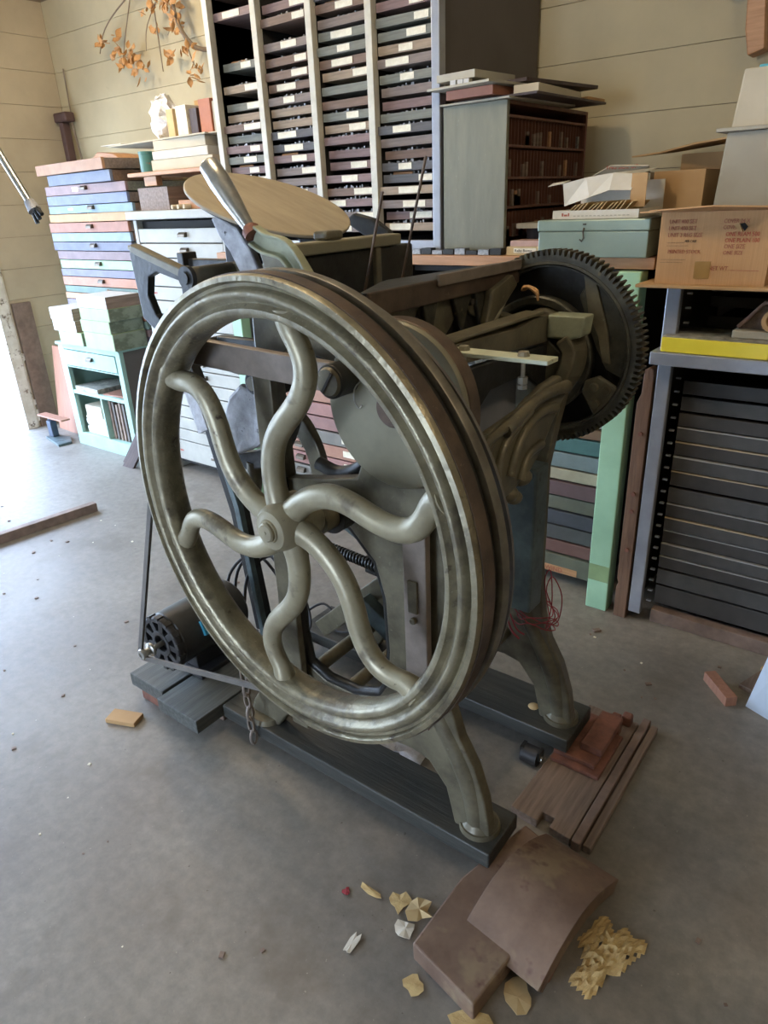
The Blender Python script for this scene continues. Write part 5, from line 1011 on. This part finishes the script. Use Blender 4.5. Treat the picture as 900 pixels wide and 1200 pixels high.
s2 = thing('notched_plank', 'flat brown plank with a square notch under the rear skid end', 'plank', (-.5, 1.55, 0))
Tn = spin((-.5, 1.55, 0), R(-2))
p = MB().prism([(-.615, 1.285), (-.535, 1.28), (-.535, 1.315), (-.500, 1.315), (-.50, 1.28), (-.44, 1.275), (-.44, 1.80), (-.60, 1.80)], 'Z', 0, .028); p.build('plank', M['brownslab'], s2, bevel=.003)
box(-.436, -.412, 1.27, 1.83, 0, .032).build('edge_strip', M['oldtimber'], s2, bevel=.003); box(-.408, -.386, 1.28, 1.82, 0, .024).build('edge_strip', M['brownslab'], s2, bevel=.003)
for k, (x0, x1, y0, y1, z0, z1) in enumerate(((-.60, -.455, 1.50, 1.70, .0285, .042), (-.60, -.475, 1.52, 1.73, .0425, .0575), (-.535, -.47, 1.56, 1.73, .058, .084))):
    one(box(x0, x1, y0, y1, z0, z1), 'rusty_shim', M['rust'], ['lowest', 'middle', 'topmost'][k] + ' rusty red shim plate packed by the rear skid end', 'shim', ((x0 + x1) / 2, (y0 + y1) / 2, z0), 'rusty shims at the rear skid', bevel=.003)
for k, (x, y) in enumerate(((-.515, 1.745), (-.485, 1.76), (-.50, 1.70))):
    one(MB().box(x, x + .03, y, y + .03, .0285, .06 + .006 * k), 'rust_chunk', M['rust'], ['left', 'right', 'nearest'][k] + ' of three small rusty chunks behind the rear press foot', 'chunk', (x, y, .0285), 'rusty chunks by the rear foot', bevel=.006)
one(box(-.60, -.57, 1.06, 1.20, .0, .057, spin((-.585, 1.1, 0), R(3))), 'red_packer', M['rust'], 'reddish packer edge between the worn block and the front skid', 'packer', (-.585, 1.1, 0)) if False else None
# caster under rear skid
wl_ = thing('rubber_roller', 'small dark roller with pale pin under the rear skid', 'caster', (-.655, 1.50, 0))
MB().cyl((-.68, 1.49, .028), (-.63, 1.49, .028), .028, n=20).build('roller', M['rubber'], wl_, smooth=40); MB().cyl((-.625, 1.49, .028), (-.618, 1.49, .028), .010, n=12).build('pin', M['steel'], wl_, smooth=40)
MB().box(-.685, -.675, 1.475, 1.505, .028, .057).box(-.630, -.622, 1.475, 1.505, .028, .057).build('fork', M['darkiron'], wl_)
# scraps and chips
def scrap(cx_, cy_, r, seed, name, m, label, cat='scrap', th=.002, lift=.006, sx_=1., grp=None, n=11):
    q = random.Random(seed); vs = [(cx_, cy_, lift * .4 + th)]; 
    for i in range(n):
        a = 2 * PI * i / n; rr = r * q.uniform(.55, 1.15); vs.append((cx_ + rr * sx_ * math.cos(a), cy_ + rr * math.sin(a), th + q.uniform(0, lift * .5)))
    o = MB().add(vs, [(0, i + 1, (i + 1) % n + 1) for i in range(n)])
    o = one(o, name, M[m], label, cat, (cx_, cy_, 0), grp); s_ = o.modifiers.new('t', 'SOLIDIFY'); s_.thickness = th; s_.offset = 0; return o
GP = 'torn paper scraps on the floor'
scrap(-.705, .895, .030, 1, 'paper_scrap', 'scrap', 'yellowish torn paper scrap, largest one left of the worn block', 'scrap', grp=GP)
scrap(-.655, .90, .034, 2, 'paper_scrap', 'manila', 'curled tan scrap leaning against the worn block', 'scrap', lift=.025, grp=GP)
scrap(-.655, .845, .026, 3, 'paper_scrap', 'paper', 'pale scrap just left of the worn block corner', 'scrap', lift=.012, grp=GP)
scrap(-.775, .875, .034, 4, 'paper_scrap', 'scrap', 'thin curl of yellow paper farthest left of the worn block', 'scrap', sx_=1.1, lift=.01, grp=GP, n=7).scale = (1, .35, 1)
scrap(-.735, .745, .034, 5, 'paper_scrap', 'paper', 'narrow pale shaving on the floor in the foreground left', 'scrap', sx_=.35, grp=GP)
scrap(-.57, .755, .026, 6, 'paper_scrap', 'scrap', 'small yellow crumb at the near left corner of the worn block', 'scrap', grp=GP)
scrap(-.43, .755, .050, 7, 'paper_scrap', 'scrap', 'yellow scrap under the near corner of the worn block', 'scrap', sx_=1.2, grp=GP)
scrap(-.375, .86, .045, 8, 'paper_scrap', 'manila', 'tan scrap between the two arms of the worn block', 'scrap', grp=GP)
scrap(-.83, .84, .012, 9, 'paper_scrap', 'redstring', 'small curl of reddish paper left of the yellow curl', 'scrap', grp=GP)
fz = MB(); q = random.Random(77); n = 26; vs = []; fs = []
x0_, y0_ = -.36, .93
idx = {}
for i in range(n):
    for j in range(n):
        u, v = i / (n - 1) * 2 - 1, j / (n - 1) * 2 - 1
        r = math.hypot(u, v); edge = .78 + .16 * math.sin(3.1 * math.atan2(v, u) + 1) + .09 * math.sin(7.3 * math.atan2(v, u))
        if r < edge:
            idx[(i, j)] = len(vs); h = .016 * max(0, 1 - (r / edge) ** 3) * q.uniform(.35, 1.15) + .001
            vs.append((x0_ + u * .078 - v * .01, y0_ + v * .15 * .8 + u * .05, h))
for i in range(n - 1):
    for j in range(n - 1):
        k = [(i, j), (i + 1, j), (i + 1, j + 1), (i, j + 1)]
        if all(t in idx for t in k) and q.random() > .012: fs.append(tuple(idx[t] for t in k))
fz.v = [Vector(v) for v in vs]; fz.f = fs
used = sorted({i for f in fs for i in f}); mp_ = {a: b for b, a in enumerate(used)}; fz.v = [fz.v[i] for i in used]; fz.f = [tuple(mp_[i] for i in f) for f in fs]
o = one(fz, 'crumbled_sponge', M['scrap'], 'crumbling yellow foam patch on the floor beside the worn block', 'foam', (x0_, y0_, 0)); o.location = (-.262, 1.055, 0)
o.modifiers.new('t', 'SOLIDIFY').thickness = .002
for k, (x, y, r) in enumerate(((-1.0, 1.98, .010), (-.62, 1.33, .02))): pass
one(MB().lathe([(0, 0), (.015, 0), (.017, .003), (.012, .006), (0, .006)], (-.705, 1.60, .1055), (0, 0, 1), n=14, closed=False), 'wood_chip', M['manila'], 'pale round chip lying on the rear skid', 'chip', (-.705, 1.6, .1055), smooth=40)
deb = MB(); q = random.Random(31)
for i in range(150):
    x, y = q.uniform(-4.6, 1.0), q.uniform(.35, 2.3)
    if -2.0 < x < -.2 and .72 < y < 1.9: continue
    if x < -3.4 and y > 1.7: continue
    s_ = q.uniform(.0015, .005) * (1 + .35 * y)
    a = q.uniform(0, PI); deb.box(-s_ * q.uniform(.6, 2.5), s_, -s_, s_, 0, s_ * .7, Matrix.Translation((x, y, .0003)) @ Matrix.Rotation(a, 4, 'Z'))
o = deb.build('floor_debris', M['oldtimber']); o['kind'] = 'stuff'; o['label'] = 'small dark crumbs and chips scattered over the concrete floor'; o['category'] = 'debris'
deb = MB(); q = random.Random(32)
for i in range(110):
    x, y = q.uniform(-4.6, 1.0), q.uniform(.35, 2.3)
    if -2.0 < x < -.2 and .72 < y < 1.9: continue
    if x < -3.4 and y > 1.7: continue
    s_ = q.uniform(.001, .0035) * (1 + .35 * y)
    a = q.uniform(0, PI); deb.box(-s_ * q.uniform(.6, 1.8), s_, -s_, s_, 0, s_ * .5, Matrix.Translation((x, y, .0003)) @ Matrix.Rotation(a, 4, 'Z'))
o = deb.build('floor_debris', M['label']); o['kind'] = 'stuff'; o['label'] = 'small pale flecks scattered over the concrete floor'; o['category'] = 'debris'
